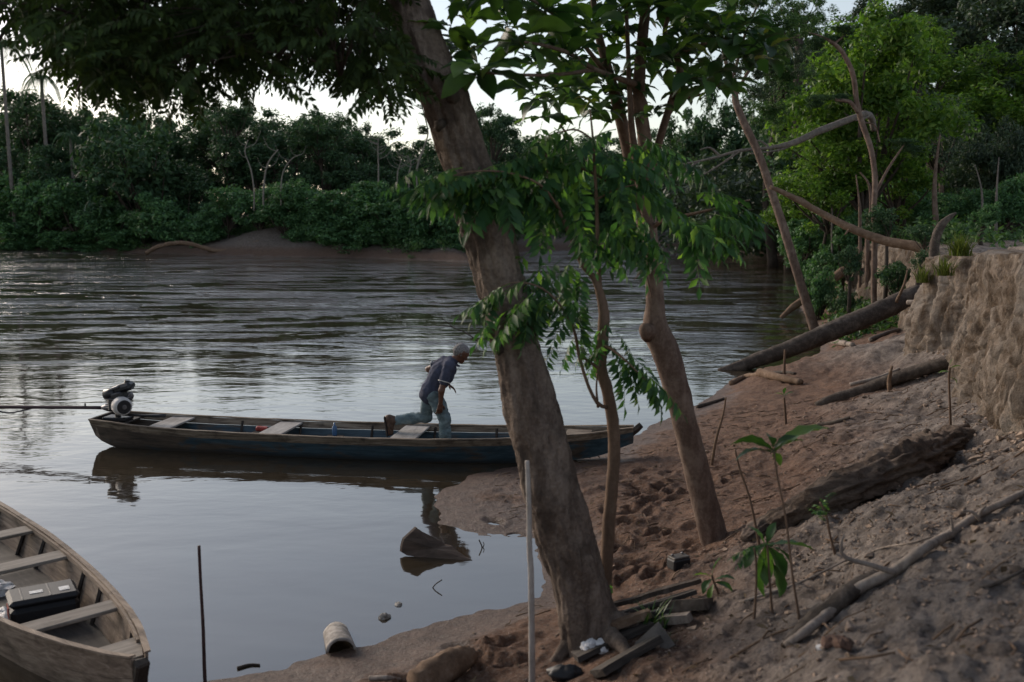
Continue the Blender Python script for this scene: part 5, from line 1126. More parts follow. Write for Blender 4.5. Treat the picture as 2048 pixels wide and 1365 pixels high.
for (a, b, rr) in ((shR, elR, .079), (shL, elL, .075)):
    e = sl(a, b, .63); dd = (b - a) / np.linalg.norm(b - a); Rm = look(dd); th = np.linspace(0, 2 * pi, 25); ring = np.array([e + Rm[:, 1] * cos(t) * rr + Rm[:, 2] * sin(t) * rr for t in th]); V, F = tube(ring, .0075, 6, cap=False); obj('sleeve_trim', mesh_data('sleeve_trim', V - off, F), M['white_trim'], man)
V, F = tube(catmull([Q(900, 733, -.075), Q(909, 730, -.07), Q(917, 732, -.02), Q(917, 732, .03), Q(908, 726, .08)], 20), .014, 8); obj('collar', mesh_data('collar', V - off, F), M['shirt'], man)
wrj = lambda g: .012 * (1 - 2 * np.abs(noise3(np.stack([g[:, 0] * 7 + g[:, 2] * 5, g[:, 1] * 5, g[:, 2] * 8 - g[:, 0] * 4], -1)))) + .005 * noise3(g * 25)
Jc = [(Q(862, 783), hipc, .135, .14, .04), (hipR, sl(hipR, kneeR, .5), .115, .105, .04), (sl(hipR, kneeR, .5), kneeR, .105, .090, .04), (kneeR, sl(kneeR, ankR, .5), .088, .086, .03), (sl(kneeR, ankR, .5), ankR, .086, .088, .03),
      (hipL, sl(hipL, kneeL, .5), .110, .098, .04), (sl(hipL, kneeL, .5), kneeL, .098, .088, .04), (kneeL, sl(kneeL, ankL, .5), .088, .080, .03), (sl(kneeL, ankL, .5), sl(kneeL, ankL, .93), .080, .076, .03)]
sdf_part('jeans', M['jeans'], Jc, .010, wrj)
V, F = tube(np.array([Q(856, 779, -.148) + (0, 0, .0), Q(878, 790, -.15)]), .012, 6)
sdf_part('shoe', M['shoe'], [(Q(789, 841, .12), Q(779, 838, .12), .060, .056, .03), (Q(778, 838, .12), Q(780, 852, .12), .052, .048, .03), (Q(781, 852, .12), Q(782, 866, .12), .044, .036, .03)], .010)
V, F = box((Q(772.5, 853, .12)), (.030, .095, .29), rotm(0, -.13, 0), .012); obj('shoe_sole', mesh_data('shoe_sole', V - off, F, False), M['sole'], man)
sdf_part('shoe', M['shoe'], [(Q(888, 897, -.10), Q(893, 900, -.10), .055, .055, .03), (Q(893, 900, -.10), Q(912, 903, -.11), .05, .038, .03)], .012)
# ================================================================== logs, sticks, plants and litter on the bank
M['log_dark'] = mat_bark('dark_charred_log', [(0.25, (0.02, 0.017, 0.015)), (0.55, (0.07, 0.056, 0.046)), (0.8, (0.17, 0.14, 0.12))], (9, 9, 9), (3.0, (0.20, 0.165, 0.135), 0.5), 0.8, 0.02)
M['log_brown'] = mat_bark('brown_log', [(0.25, (0.06, 0.038, 0.025)), (0.55, (0.16, 0.105, 0.07)), (0.8, (0.27, 0.20, 0.15))], (9, 9, 9), None, 0.7, 0.015)
M['rotten'] = mat_bark('rotten_wood', [(0.25, (0.025, 0.019, 0.016)), (0.5, (0.085, 0.063, 0.05)), (0.8, (0.20, 0.155, 0.125))], (4, 14, 14), (2.5, (0.22, 0.17, 0.13), 0.4), 0.9, 0.03)
M['stick_pale'] = mat_bark('pale_stick', [(0.3, (0.07, 0.055, 0.045)), (0.5, (0.20, 0.165, 0.14)), (0.75, (0.36, 0.31, 0.27))], (14, 14, 5), None, 0.4, 0.004)
M['pole_white'] = mat_bark('whitish_pole', [(0.25, (0.17, 0.15, 0.135)), (0.55, (0.34, 0.31, 0.285)), (0.8, (0.48, 0.45, 0.42))], (20, 20, 4), (6.0, (0.20, 0.17, 0.14), 0.4), 0.4, 0.004)
M['stake_dark'] = mat_simple('dark_reddish_stake', (0.055, 0.03, 0.028), 0.7, 20, .4)
M['board_dark'] = mat_wood('dark_soaked_board', [(0.3, (0.022, 0.019, 0.017)), (0.55, (0.065, 0.055, 0.048)), (0.8, (0.14, 0.12, 0.105))], (3, 18, 18), 0.75, (0.03, 0.025, 0.02), .5)
M['board_brown'] = mat_wood('water_stained_board', [(0.3, (0.05, 0.034, 0.026)), (0.55, (0.11, 0.078, 0.06)), (0.8, (0.18, 0.14, 0.11))], (3, 18, 18), 0.7, (0.03, 0.025, 0.02), .5)
M['tile'] = mat_simple('grey_clay_tile', (0.33, 0.30, 0.27), 0.85, 16, .35, .2, .7, .012)
M['stone'] = mat_simple('pale_stone', (0.30, 0.28, 0.255), 0.85, 14, .4, .2, .8, .02)
M['foam'] = mat_simple('white_bag', (0.66, 0.65, 0.65), 0.6, 14, .15, .3, .5, .01)
M['rust_metal'] = mat_simple('dull_metal_plate', (0.11, 0.095, 0.082), 0.6, 10, .4, .4, .3, .003, .3)
M['clay'] = mat_simple('clay_shard', (0.10, 0.058, 0.042), 0.8, 14, .3)
M['clod'] = mat_simple('dry_soil_clod', (0.27, 0.205, 0.16), 0.95, 9, .4, .15, .9, .02)
M['grass'] = mat_leaf('bank_grass', ls((0.05, 0.075, 0.018), (0.085, 0.115, 0.025), (0.14, 0.16, 0.04)), 0.3, .6, .2)

def ground_log(name, pts, mat, label, cat, seg=16, n=50, rough=.14, sink=.25, ends=None, flute=0.0, squash=None):
    "pts: (px, py, width px[, lift m]) lying on the ground"
    rows = []
    for p in pts:
        g = G(p[0], p[1]); r = .5 * p[2] / FPX * g[1]; lift = p[3] if len(p) > 3 else r * (1 - sink)
        q = P(p[0], p[1], g[1]) if lift is None else g + np.array([0, 0, lift]); rows.append((*q, r))
    c = catmull(rows, n); V, F = tube(c[:, :3], np.maximum(c[:, 3], .002), seg, rough, flute=flute, squash=squash, seed=len(label) * 1.7)
    b = c[0, :3].copy(); b[2] = H(b[0], b[1]); t = empty(name, b); tag(t, label, cat)
    obj('log' if cat == 'log' else 'stem', mesh_data(name, V - b, F), M[mat], t); t['_c'] = 0; del t['_c']; return t, c
def air_log(name, pts, mat, label, cat, seg=14, n=50, rough=.12, part='log', **kw):
    "pts: (px, py, distance, width px)"
    c, r = path_px(pts, n); r = r * (.72 if cat in ('branch', 'stake') else .82); V, F = tube(c, r, seg, rough, seed=len(label) * 1.3, **kw); t = empty(name, c[0]); tag(t, label, cat); obj(part, mesh_data(name, V - c[0], F), M[mat], t); return t, c
def twig(t, pts, mat, name='twig', seg=6, n=14, rough=.08):
    c, r = path_px(pts, n); V, F = tube(c, r, seg, rough); return obj(name, mesh_data(name, V - np.array(t.location), F), M[mat], t)
# logs on the right slope
t, c = air_log('fallen_log', [(1436, 742, 21.2, 10), (1470, 736, 21.2, 26), (1530, 715, 21.2, 36), (1600, 690, 21.2, 42), (1680, 656, 21.3, 47), (1760, 622, 21.5, 48), (1815, 596, 21.8, 44), (1850, 575, 22.1, 28), (1868, 562, 22.4, 14)], 'log_dark', 'long dark log slanting from the slope down into the river', 'log', 20, 70)
twig(t, [(1792, 605, 21.4, 6), (1808, 570, 21.2, 5), (1815, 540, 21.2, 3)], 'log_brown'); twig(t, [(1815, 596, 21.9, 10), (1850, 572, 21.9, 8), (1895, 540, 22, 4)], 'log_brown')
g1, g2 = G(1640, 812), G(1925, 722); t, c = air_log('fallen_log', [(1632, 812, g1[1], 16), (1660, 802, g1[1], 27), (1720, 784, g1[1], 31), (1790, 758, g1[1] - .2, 31), (1860, 735, g1[1] - .4, 32), (1918, 719, g1[1] - .6, 33), (1938, 713, g1[1] - .7, 26)], 'log_dark', 'shorter dark log lying against the foot of the earth bank', 'log', 18, 60)
twig(t, [(1782, 795, g1[1] - .55, 10), (1778, 765, g1[1] - .5, 9), (1784, 732, g1[1] - .5, 5)], 'log_brown'); twig(t, [(1700, 770, g1[1] + .3, 9), (1760, 755, g1[1] + .2, 9), (1800, 738, g1[1] + .2, 6)], 'stick_pale')
air_log('fallen_log', [(1562, 636, 31.0, 9), (1590, 612, 31, 18), (1640, 578, 31, 21), (1690, 540, 31, 22), (1712, 522, 31, 18)], 'log_brown', 'brown log leaning from the far cut bank into the water', 'log', 14, 40)
t, c = air_log('fallen_log', [(1540, 374, 25.5, 9), (1580, 392, 25.3, 13), (1640, 425, 25, 16), (1700, 456, 24.5, 19), (1770, 482, 24, 22), (1830, 493, 23.5, 24), (1868, 505, 23.2, 20), (1885, 520, 23, 12)], 'log_brown', 'long bare trunk hanging out from the broken stump over the slope', 'log', 14, 60)
for q in ([(1640, 425, 25, 5), (1600, 396, 25.3, 4), (1560, 388, 25.5, 2)], [(1700, 456, 24.5, 5), (1690, 470, 24.3, 3)]): twig(t, q, 'log_brown')
t, c = air_log('dead_branch', [(1728, 228, 30, 15), (1690, 243, 30, 18), (1640, 262, 30, 19), (1590, 285, 30, 17), (1540, 296, 30, 10), (1480, 302, 30, 8), (1420, 318, 30, 6), (1360, 330, 30, 4)], 'dead_grey', 'bare grey dead branch reaching left across the right-hand wood', 'branch', 12, 60, part='stem')
for q in ([(1440, 312, 30, 5), (1420, 296, 30, 4), (1400, 300, 30, 2)], [(1590, 285, 30, 8), (1560, 300, 30, 5), (1500, 308, 30, 3)], [(1400, 322, 30, 4), (1360, 345, 30, 3), (1335, 352, 30, 2)], [(1480, 302, 30, 5), (1440, 330, 30, 4), (1390, 360, 30, 2)], [(1700, 240, 30, 7), (1725, 238, 30, 6), (1745, 230, 30, 3)], [(1540, 296, 30, 5), (1520, 282, 30, 3), (1500, 285, 30, 2)]): twig(t, q, 'dead_grey', 'branch')
twig(t, [(1728, 228, 30, 14), (1742, 235, 30.6, 14), (1748, 260, 30.9, 12)], 'dead_grey', 'branch')
g = G(1868, 520)
air_log('broken_stump', [(1866, 535, 18.6, 22), (1868, 505, 18.6, 22), (1872, 475, 18.6, 22), (1882, 452, 18.6, 20), (1898, 436, 18.6, 13), (1912, 426, 18.6, 5)], 'log_dark', 'black broken stump curving up at the top of the bank', 'stump', 14, 40)
t, c = air_log('root', [(1815, 605, 18.0, 12), (1840, 604, 17.8, 15), (1862, 590, 17.6, 17), (1885, 572, 17.4, 14), (1900, 560, 17.2, 10)], 'stick_pale', 'pale crooked root beside the earth bank corner', 'root', 12, 30, .2, 'stem'); twig(t, [(1850, 600, 17.7, 8), (1835, 612, 17.6, 7), (1820, 618, 17.6, 3)], 'stick_pale')
for (pts, w, mat, lab) in (([(1655, 688), (1680, 690), (1705, 694)], 14, 'stick_pale', 'pale stubby driftwood stick under the long dark log'), ([(1520, 752), (1560, 762), (1602, 772)], 19, 'log_brown', 'brown driftwood block at the water edge'), ([(1462, 772), (1490, 758), (1520, 752)], 12, 'log_brown', 'thin driftwood left of the brown block'),
                           ([(1395, 818), (1430, 806), (1448, 800)], 8, 'log_dark', 'small dark driftwood on the wet sand edge'), ([(1540, 752), (1570, 748), (1590, 750)], 9, 'log_dark', 'short dark stick at the water below the long log'),
                           ([(1815, 640), (1850, 630), (1882, 615)], 6, 'stick_pale', 'thin pale stick on the slope left of the bank corner'), ([(1740, 685), (1775, 670), (1800, 662)], 10, 'dead_grey', 'grey stick lying high on the slope'),
                           ([(1636, 855), (1670, 848), (1700, 838)], 9, 'log_dark', 'dark stick below the shorter log'), ([(1690, 1130), (1760, 1110), (1830, 1090), (1930, 1060)], 5, 'stick_pale', 'long thin pale twig above the forked branch'),
                           ([(1480, 1210), (1540, 1192), (1600, 1172), (1700, 1122)], 7, 'stick_pale', 'thin pale stick behind the tall seedling'), ([(1460, 1320), (1530, 1280), (1590, 1255)], 6, 'log_brown', 'thin brown twig on the slope left of the forked branch'),
                           ([(1960, 1190), (2000, 1172), (2060, 1150)], 9, 'log_dark', 'dark root crossing the slope at the right edge'), ([(1920, 945), (1980, 920), (2055, 880)], 7, 'dead_grey', 'grey thin branch right of the hollow log'), ([(1930, 980), (1990, 940), (2055, 905)], 6, 'log_brown', 'brown thin branch at right below the earth bank'),
                           ([(740, 1365), (775, 1362), (800, 1366)], 12, 'stick_pale', 'pale stick end at the bottom edge'), ([(475, 1345), (500, 1338), (520, 1334)], 7, 'log_dark', 'small dark stick on the near shore beside the stake')):
    ground_log('stick', [(p[0], p[1], w * (1 - .15 * k)) for k, p in enumerate(pts)], mat, lab, 'stick', 8, 24, .15, .3)
# hollow rotten log
rows = [(1490, 1085, 20), (1530, 1066, 50), (1600, 1040, 74), (1680, 1005, 88), (1760, 972, 96), (1830, 940, 92), (1890, 908, 70), (1930, 886, 50), (1945, 876, 26)]
hl, c = ground_log('hollow_log', rows, 'rotten', 'big rotten hollow log lying up the slope', 'log', 44, 150, .42, .55, None, .30, (1, 1, .70))
for k, q in enumerate(([(1645, 975), (1655, 955), (1662, 940)], [(1840, 885), (1852, 868), (1856, 858)], [(1905, 872), (1925, 858), (1938, 850)])):
    g = G(q[0][0], q[0][1] + 20); twig(hl, [(p[0], p[1], g[1], (26 if k else 12) * (1 - .3 * i)) for i, p in enumerate(q)], 'rotten', 'splinter', 8, 10, .4)
# forked pale branch in the right foreground
FB = [(1570, 1305, 16), (1612, 1278, 20), (1660, 1240, 24), (1720, 1200, 24), (1790, 1155, 23), (1850, 1115, 21), (1900, 1080, 19), (1955, 1048, 17), (2010, 1015, 15), (2070, 980, 13)]
fb, c = ground_log('forked_branch', FB, 'stick_pale', 'long pale forked branch lying across the lower right slope', 'branch', 14, 80, .16, -.1)
for q in ([(1790, 1146), (1740, 1130), (1692, 1116), (1682, 1095), (1688, 1070)], [(1905, 1068), (1904, 1050), (1902, 1034)], [(1955, 1038), (1962, 1022), (1972, 1012)], [(1905, 1070), (1880, 1082), (1870, 1100)], [(1960, 1040), (1945, 1025), (1925, 1022)]):
    d = G(q[0][0], q[0][1] + 12)[1]; twig(fb, [(p[0], p[1], d - .02, 13 * (1 - .16 * k) if len(q) > 3 else 8 * (1 - .25 * k)) for k, p in enumerate(q)], 'stick_pale', 'side_branch', 8, 24)
dk, c = ground_log('charred_plank', [(1570, 1300, 24), (1620, 1262, 40), (1680, 1215, 46), (1720, 1180, 40), (1750, 1150, 20)], 'log_dark', 'charred broken plank under the forked branch', 'plank', 10, 30, .3, .5, None, 0, (1, 1, .5))
# stakes
b = W(412, 1368, 0); air_log('stake', [(412, 1395, b[1], 11), (409, 1340, b[1], 11), (406, 1250, b[1], 10), (401, 1160, b[1], 9), (398, 1092, b[1], 9)], 'stake_dark', 'thin dark stake standing in the shallow water at left', 'stake', 10, 40, .06, 'pole')
g = G(1065, 1362); yb = g[1] - .35
air_log('stake', [(1064, 1420, yb, 20), (1064, 1340, yb, 19), (1063, 1240, yb, 18), (1062, 1150, yb, 17), (1059, 1090, yb, 16), (1058, 1020, yb, 15), (1056, 960, yb, 14), (1054, 922, yb, 13)], 'pole_white', 'whitish crooked pole standing in front of the leaning tree', 'stake', 12, 60, .08, 'pole')
b = G(1425, 930); air_log('stake', [(1421, 945, b[1], 9), (1432, 880, b[1], 8), (1446, 830, b[1] + .1, 6), (1452, 795, b[1] + .1, 4)], 'log_brown', 'thin slanting stick stuck in the sand behind the slim tree', 'stake', 8, 20, .1, 'pole')
# branch standing out of the river behind the man
t, c = air_log('snag', [(965, 690, W(962, 690)[1], 4), (935, 668, W(962, 690)[1], 4), (905, 655, W(962, 690)[1], 3), (882, 650, W(962, 690)[1], 2)], 'log_dark', 'thin dark snag poking out of the river behind the man', 'branch', 6, 20, .1, 'stem'); y = W(962, 690)[1]; twig(t, [(905, 655, y, 3), (895, 645, y, 2), (878, 634, y, 1.5)], 'log_dark')
for (a, pts, lab) in (((870, 1175), [(862, 1182), (870, 1170), (884, 1160)], 'small forked twig floating in the near water'), ((960, 1095), [(962, 1110), (964, 1095), (958, 1080)], 'tiny twig standing in the water near the sand tongue')):
    y = W(*a)[1]; t, c = air_log('twig', [(p[0], p[1], y - .01, 3) for p in pts], 'log_dark', lab, 'twig', 6, 14, .1, 'stem'); twig(t, [(862, 1182, y, 3), (874, 1187, y, 3), (884, 1190, y, 2)] if a[0] < 900 else [(964, 1098, y, 2), (968, 1090, y, 2), (966, 1084, y, 1)], 'log_dark')
# broken board standing in the water
def slab(name, px_pts, y_pts, th, mat, label, cat, seed=0, sub=5):
    "thin broken board from its outline (pixels with distances)"
    o = np.array([P(p[0], p[1], y) for p, y in zip(px_pts, y_pts)]); n = len(o); c = o.mean(0); nr = np.cross(o[1] - o[0], o[2] - o[0]); nr /= np.linalg.norm(nr); 
    ring = []
    for k in range(n):
        for s in range(sub): ring.append(o[k] + (o[(k + 1) % n] - o[k]) * s / sub)
    ring = np.array(ring); ring += .012 * fbm(ring * 14 + seed, 3)[:, None] * np.array([1, .3, 1]); N = len(ring); V = np.vstack([ring + nr * th / 2, ring - nr * th / 2, c + nr * th / 2, c - nr * th / 2]); i = np.arange(N); j = (i + 1) % N
    F3 = np.vstack([np.stack([np.full(N, 2 * N), i, j], -1), np.stack([np.full(N, 2 * N + 1), N + j, N + i], -1)]); F4 = np.stack([i, N + i, N + j, j], -1)
    t = obj(name, mesh_data(name, V, [F4, F3], False), M[mat]); tag(t, label, cat); return t
y1 = W(830, 1112)[1]
slab('broken_board', [(800, 1105), (806, 1078), (830, 1056), (846, 1064), (890, 1088), (942, 1120), (938, 1130), (870, 1122)], [y1 + .02, y1 + .03, y1 + .12, y1 + .12, y1 + .06, y1 - .12, y1 - .15, y1 - .07], .03, 'board_brown', 'wedge-shaped broken board standing in the calm shallow water', 'board')
# curved clay tile at the shore
tc = W(688, 1290, .02); ang = math.atan2(1.0, -.28); t = np.linspace(0, pi, 15); m = MB(); rows = []
for k, s in enumerate(np.linspace(0, .42, 9)):
    for rr in (.115, .097): rows.append([(s, rr * cos(a) * (1 - .12 * s / .42), rr * sin(a) * .85) for a in t])
V = np.array(rows).reshape(9, 2, 15, 3); V += .004 * fbm(V * 25, 3)[..., None]; ix = np.arange(9 * 2 * 15).reshape(9, 2, 15); F = []
for r in range(8):
    for a in range(14): F += [[ix[r, 0, a], ix[r, 0, a + 1], ix[r + 1, 0, a + 1], ix[r + 1, 0, a]], [ix[r, 1, a + 1], ix[r, 1, a], ix[r + 1, 1, a], ix[r + 1, 1, a + 1]]]
    F += [[ix[r, 0, 0], ix[r + 1, 0, 0], ix[r + 1, 1, 0], ix[r, 1, 0]], [ix[r, 0, 14], ix[r, 1, 14], ix[r + 1, 1, 14], ix[r + 1, 0, 14]]]
for r in (0, 8):
    for a in range(14): q = [ix[r, 0, a], ix[r, 1, a], ix[r, 1, a + 1], ix[r, 0, a + 1]]; F.append(q if r == 0 else q[::-1])
o = obj('roof_tile', mesh_data('roof_tile', V.reshape(-1, 3), [np.array(F)]), M['tile']); o.location = (tc[0], tc[1] - .12, tc[2]); o.rotation_euler = (0, radians(5), ang); tag(o, 'curved grey clay tile lying half in the water at the near shore', 'tile')
def rock(name, mat, size, loc, seed, label, cat='stone', n=10):
    o = crumple(name, M[mat], size, seed * 2 + 1, n); o.location = [float(v) for v in loc]; o.rotation_euler = (0, 0, seed); tag(o, label, cat); return o
q = W(769, 1236); rock('stone', 'stone', (.035, .05, .035), q, 2, 'pale stone in the shallow water, the nearer of two'); q = W(797, 1210); rock('stone', 'stone', (.045, .03, .018), q, 5, 'small dark-topped stone in the shallow water, the farther of two')
# litter round the foot of the leaning tree
def board_px(a, b, w, th, mat, label, lift=.03, tilt=0.0, name='board', cat='board'):
    p, q = G(*a), G(*b); p[2] += lift; q[2] += lift; d = q - p; L = np.linalg.norm(d); R = look(d) @ rotm(tilt, 0, 0)
    xs = np.linspace(-L / 2, L / 2, 14); V, F = strip(np.stack([xs, np.full(14, -w / 2), np.zeros(14)], 1), np.stack([xs, np.full(14, w / 2), np.zeros(14)], 1), th, np.tile([0, 0, 1.0], (14, 1)))
    V += .010 * fbm(V * np.array([5, 9, 9]) + len(label), 3)[:, None] * np.array([1, 1, .4]); o = obj(name, mesh_data(name, V, F, False), M[mat]); mw = Matrix(R.tolist()).to_4x4(); mw.translation = Vector(((p + q) / 2).tolist()); o.matrix_world = mw; tag(o, label, cat); return o
board_px((1158, 1268), (1390, 1198), .13, .03, 'board_dark', 'dark rotten board leading right from the foot of the leaning tree', .05, -.35)
board_px((1150, 1330), (1300, 1262), .16, .035, 'board_dark', 'wet dark board under the white bag', .03, -.2)
board_px((1225, 1350), (1330, 1290), .10, .05, 'board_dark', 'dark broken board in front of the metal plate', .02, .2)
board_px((1195, 1366), (1310, 1300), .20, .05, 'board_dark', 'broad dark plank below the white bag at the bottom edge', .05, -.5)
board_px((1180, 1300), (1300, 1255), .05, .05, 'log_brown', 'narrow brown batten lying on the dark boards', .10, 0)
board_px((1170, 1262), (1400, 1192), .035, .035, 'log_dark', 'thin dark rod lying along the rotten board', .12, 0, 'rod', 'rod')
board_px((1240, 1262), (1330, 1236), .16, .04, 'board_dark', 'short dark board behind the metal plate', .04, -.4)
board_px((1330, 1228), (1418, 1222), .16, .08, 'log_dark', 'dark wooden block beside the weed tuft', .04, -.3, 'wood_block', 'block')
board_px((1318, 1252), (1380, 1244), .09, .06, 'stick_pale', 'pale stump end of wood beside the weed tuft', .03, 0, 'wood_block', 'block')
plate = empty('metal_plate', G(1305, 1300)); tag(plate, 'dull metal bracket plate with holes leaning by the weed tuft', 'plate')
pa = np.array([P(1270, 1290, G(1305, 1300)[1] + .10), P(1318, 1245, G(1305, 1300)[1] + .16), P(1352, 1292, G(1305, 1300)[1] + .02), P(1300, 1322, G(1305, 1300)[1] - .06)]); nr = np.cross(pa[1] - pa[0], pa[3] - pa[0]); nr /= np.linalg.norm(nr); V = np.vstack([pa, pa - nr * .012]) - np.array(plate.location)
obj('plate', mesh_data('plate', V, [np.array([[0, 1, 2, 3], [7, 6, 5, 4], [0, 4, 5, 1], [1, 5, 6, 2], [2, 6, 7, 3], [3, 7, 4, 0]])], False), M['rust_metal'], plate)
if nr[1] > 0: nr = -nr
for (s, tt) in ((.25, .2), (.5, .75)):
    q = pa[0] + (pa[1] - pa[0]) * s + (pa[3] - pa[0]) * tt - np.array(plate.location); V, F = tube([q + nr * .001, q + nr * .004], .012, 10); obj('bolt_hole', mesh_data('bolt_hole', V, F, False), M['black_metal'], plate)
for k, (px, py, s, lab) in enumerate(((1180, 1308, .055, 'white crumpled bag at the foot of the leaning tree, left lump'), (1203, 1298, .042, 'white crumpled bag lump behind, at the foot of the leaning tree'), (1205, 1312, .035, 'small white crumpled scrap beside the white bag'))):
    g = G(px, py); o = rock('plastic_bag', 'foam', (s, s, s * .8), g + (0, 0, s * .6), 11 + k, lab, 'bag', 12)
g = G(1357, 1136); bt = empty('battery', g + (0, 0, -.01), .5); tag(bt, 'small dark battery box lying on the sand', 'battery'); MB().add(*box((0, 0, .045), (.17, .11, .09), None, .012)).build('casing', M['black_case'], bt, False); MB().add(*box((0, 0, .098), (.16, .10, .016), None, .006)).build('lid', M['rust_metal'], bt, False)
for x in (-.05, .05): MB().add(*tube([(x, .02, .104), (x, .02, .12)], [.012, .010], 8)).build('terminal', M['grey_metal'], bt)
g = G(1392, 1172); o = MB().add(*box((0, 0, .012), (.07, .05, .03), None, .01)).build('plastic_scrap', M['black_case'], None, False); o.location = g.tolist(); o.rotation_euler = (0, .1, .4); tag(o, 'small black scrap on the sand below the battery', 'scrap')
g = G(1130, 1362); sh_ = crumple('dark_shoe', M['black_case'], (.10, .06, .05), 4, 12); sh_.location = (g + (0, 0, .03)).tolist(); tag(sh_, 'dark rubber scrap at the bottom edge by the leaning tree', 'scrap')
g = G(1685, 1298); rock('clay_shard', 'clay', (.055, .04, .03), g + (0, 0, .01), 21, 'reddish clay shard under the lower end of the forked branch', 'shard'); g = G(1662, 1290); rock('clay_shard', 'clay', (.05, .045, .03), g + (0, 0, .01), 23, 'larger brown clay shard left of the reddish one', 'shard'); g = G(1642, 1306); rock('pebble', 'foam', (.024, .02, .015), g + (0, 0, .006), 25, 'white pebble beside the clay shards')
lg, c = ground_log('buried_log', [(830, 1392, 60), (870, 1368, 66), (915, 1345, 58), (945, 1330, 34)], 'log_brown', 'end of a sunken log at the bottom edge left of the pole', 'log', 18, 30, .2, .4)
# driftwood root on the far shore
for (pts, w, lab) in (([(292, 507), (312, 496), (340, 488), (375, 487), (405, 495), (430, 502), (470, 499), (520, 484)], 10, 'grey arched driftwood trunk on the far sand mound'), ([(430, 507), (500, 503), (570, 506), (660, 512)], 7, 'low grey driftwood along the far water edge')):
    y = far_depth(400) - 5.0; rows = []
    for p in pts: q = W(p[0], 508 if 'arched' in lab else p[1], 0.1); rows.append((p[0], p[1], q[1] - .3, w))
    air_log('driftwood', rows, 'log_brown', lab, 'driftwood', 12, 60, .35, flute=.2)

# ---- plants
def seedling(base, stem, leaves, label, y=None, s=1.0, cat='plant', mat='leaf_seedling', sets=None):
    "stem pixels; leaves: (px, py, dir px, dir py, length px)"
    g = G(*base); y = g[1]; t = empty('seedling', g); tag(t, label, cat, 'seedlings on the bank')
    limb('stem', [(base[0], base[1] + 6, y, 6 * s)] + [(p[0], p[1], y, 5 * s * (1 - .1 * k)) for k, p in enumerate(stem)], M['bark_twig'], t, 7, 24, .05)
    for k, (px, py, dx, dy, ln) in enumerate(leaves):
        q = P(px, py, y); d = np.array([dx, R_.normal() * .3 * abs(ln) / 60, -dy]); L = ln / FPX * y * 1.25
        place((sets or BIG)[k % 4], 'leaf', M[mat], t, q, d, R_.normal() * .25, L / .42)
    return t
seedling((1600, 1240), [(1585, 1150), (1572, 1040), (1556, 960), (1548, 905)], [(1548, 902, .9, -.25, 118), (1546, 900, -.9, -.25, 85), (1546, 905, -1, .0, 72), (1546, 895, -.25, -.6, 50), (1550, 900, .5, -.1, 60), (1548, 905, .2, .3, 40), (1548, 898, .6, -.5, 46)], 'tall seedling with five big leaves on the right slope')
seedling((1545, 1230), [(1540, 1170), (1536, 1110), (1534, 1090)], [(1534, 1092, .9, .15, 90), (1534, 1092, .5, .8, 80), (1532, 1092, .05, 1, 75), (1532, 1090, -.6, .5, 60), (1534, 1088, .3, -.8, 42), (1530, 1090, -.4, -.5, 45), (1536, 1092, .8, .5, 60), (1530, 1120, -.1, 1, 70), (1545, 1125, .25, 1, 75)], 'bushy seedling with drooping leaves beside the tall one')
t = seedling((1508, 1240), [(1512, 1180), (1512, 1120), (1508, 1096)], [], 'low seedling with feathery side leaves left of the bushy one')
for (dx, dy, s) in ((-1, .05, .5), (-.85, .45, .48), (.5, -.5, .3), (.6, .4, .35)): place(LEAFLET_S[1], 'leaf', M['leaf_seedling'], t, P(1508, 1096, t.location.y), np.array([dx, -.2, -dy]), 0, s * .62)
t = seedling((1520, 1090), [(1500, 1000), (1480, 940), (1470, 900)], [], 'thin bare seedling stem curving behind the tall seedling')
t = seedling((1672, 1110), [(1660, 1070), (1652, 1030), (1640, 1005)], [], 'small ferny plant in front of the hollow log')
for k in range(9): place(LEAFLET_S[k % 5], 'leaf', M['leaf_seedling'], t, P(1655 + R_.normal() * 10, 1030 + R_.normal() * 12, t.location.y), np.array([R_.normal(), R_.normal() * .5, .2 + R_.random() * .4]), 0, .22)
t = seedling((1572, 850), [(1570, 820), (1568, 795)], [(1568, 792, .8, -.3, 18), (1568, 792, -.8, -.3, 18), (1568, 790, .1, -1, 15)], 'small young plant on the sand by the shorter log')
t = seedling((1902, 880), [(1900, 820), (1898, 760), (1900, 735)], [(1898, 738, .8, -.2, 20), (1900, 745, -.8, 0, 20), (1900, 732, .2, -1, 14), (1898, 755, .7, .3, 18)], 'thin tall weed in front of the earth bank')
t = seedling((1568, 760), [(1569, 730), (1570, 700)], [], 'thin bare stem standing before the long dark log')
t = seedling((1440, 1190), [(1428, 1165), (1424, 1150)], [(1424, 1150, .5, -.8, 36), (1426, 1155, -.9, -.1, 36), (1430, 1165, .8, .3, 40), (1426, 1158, -.7, .6, 34), (1428, 1168, -.2, .9, 34), (1430, 1160, .9, -.2, 36)], 'small weed with a yellowing leaf below the battery')
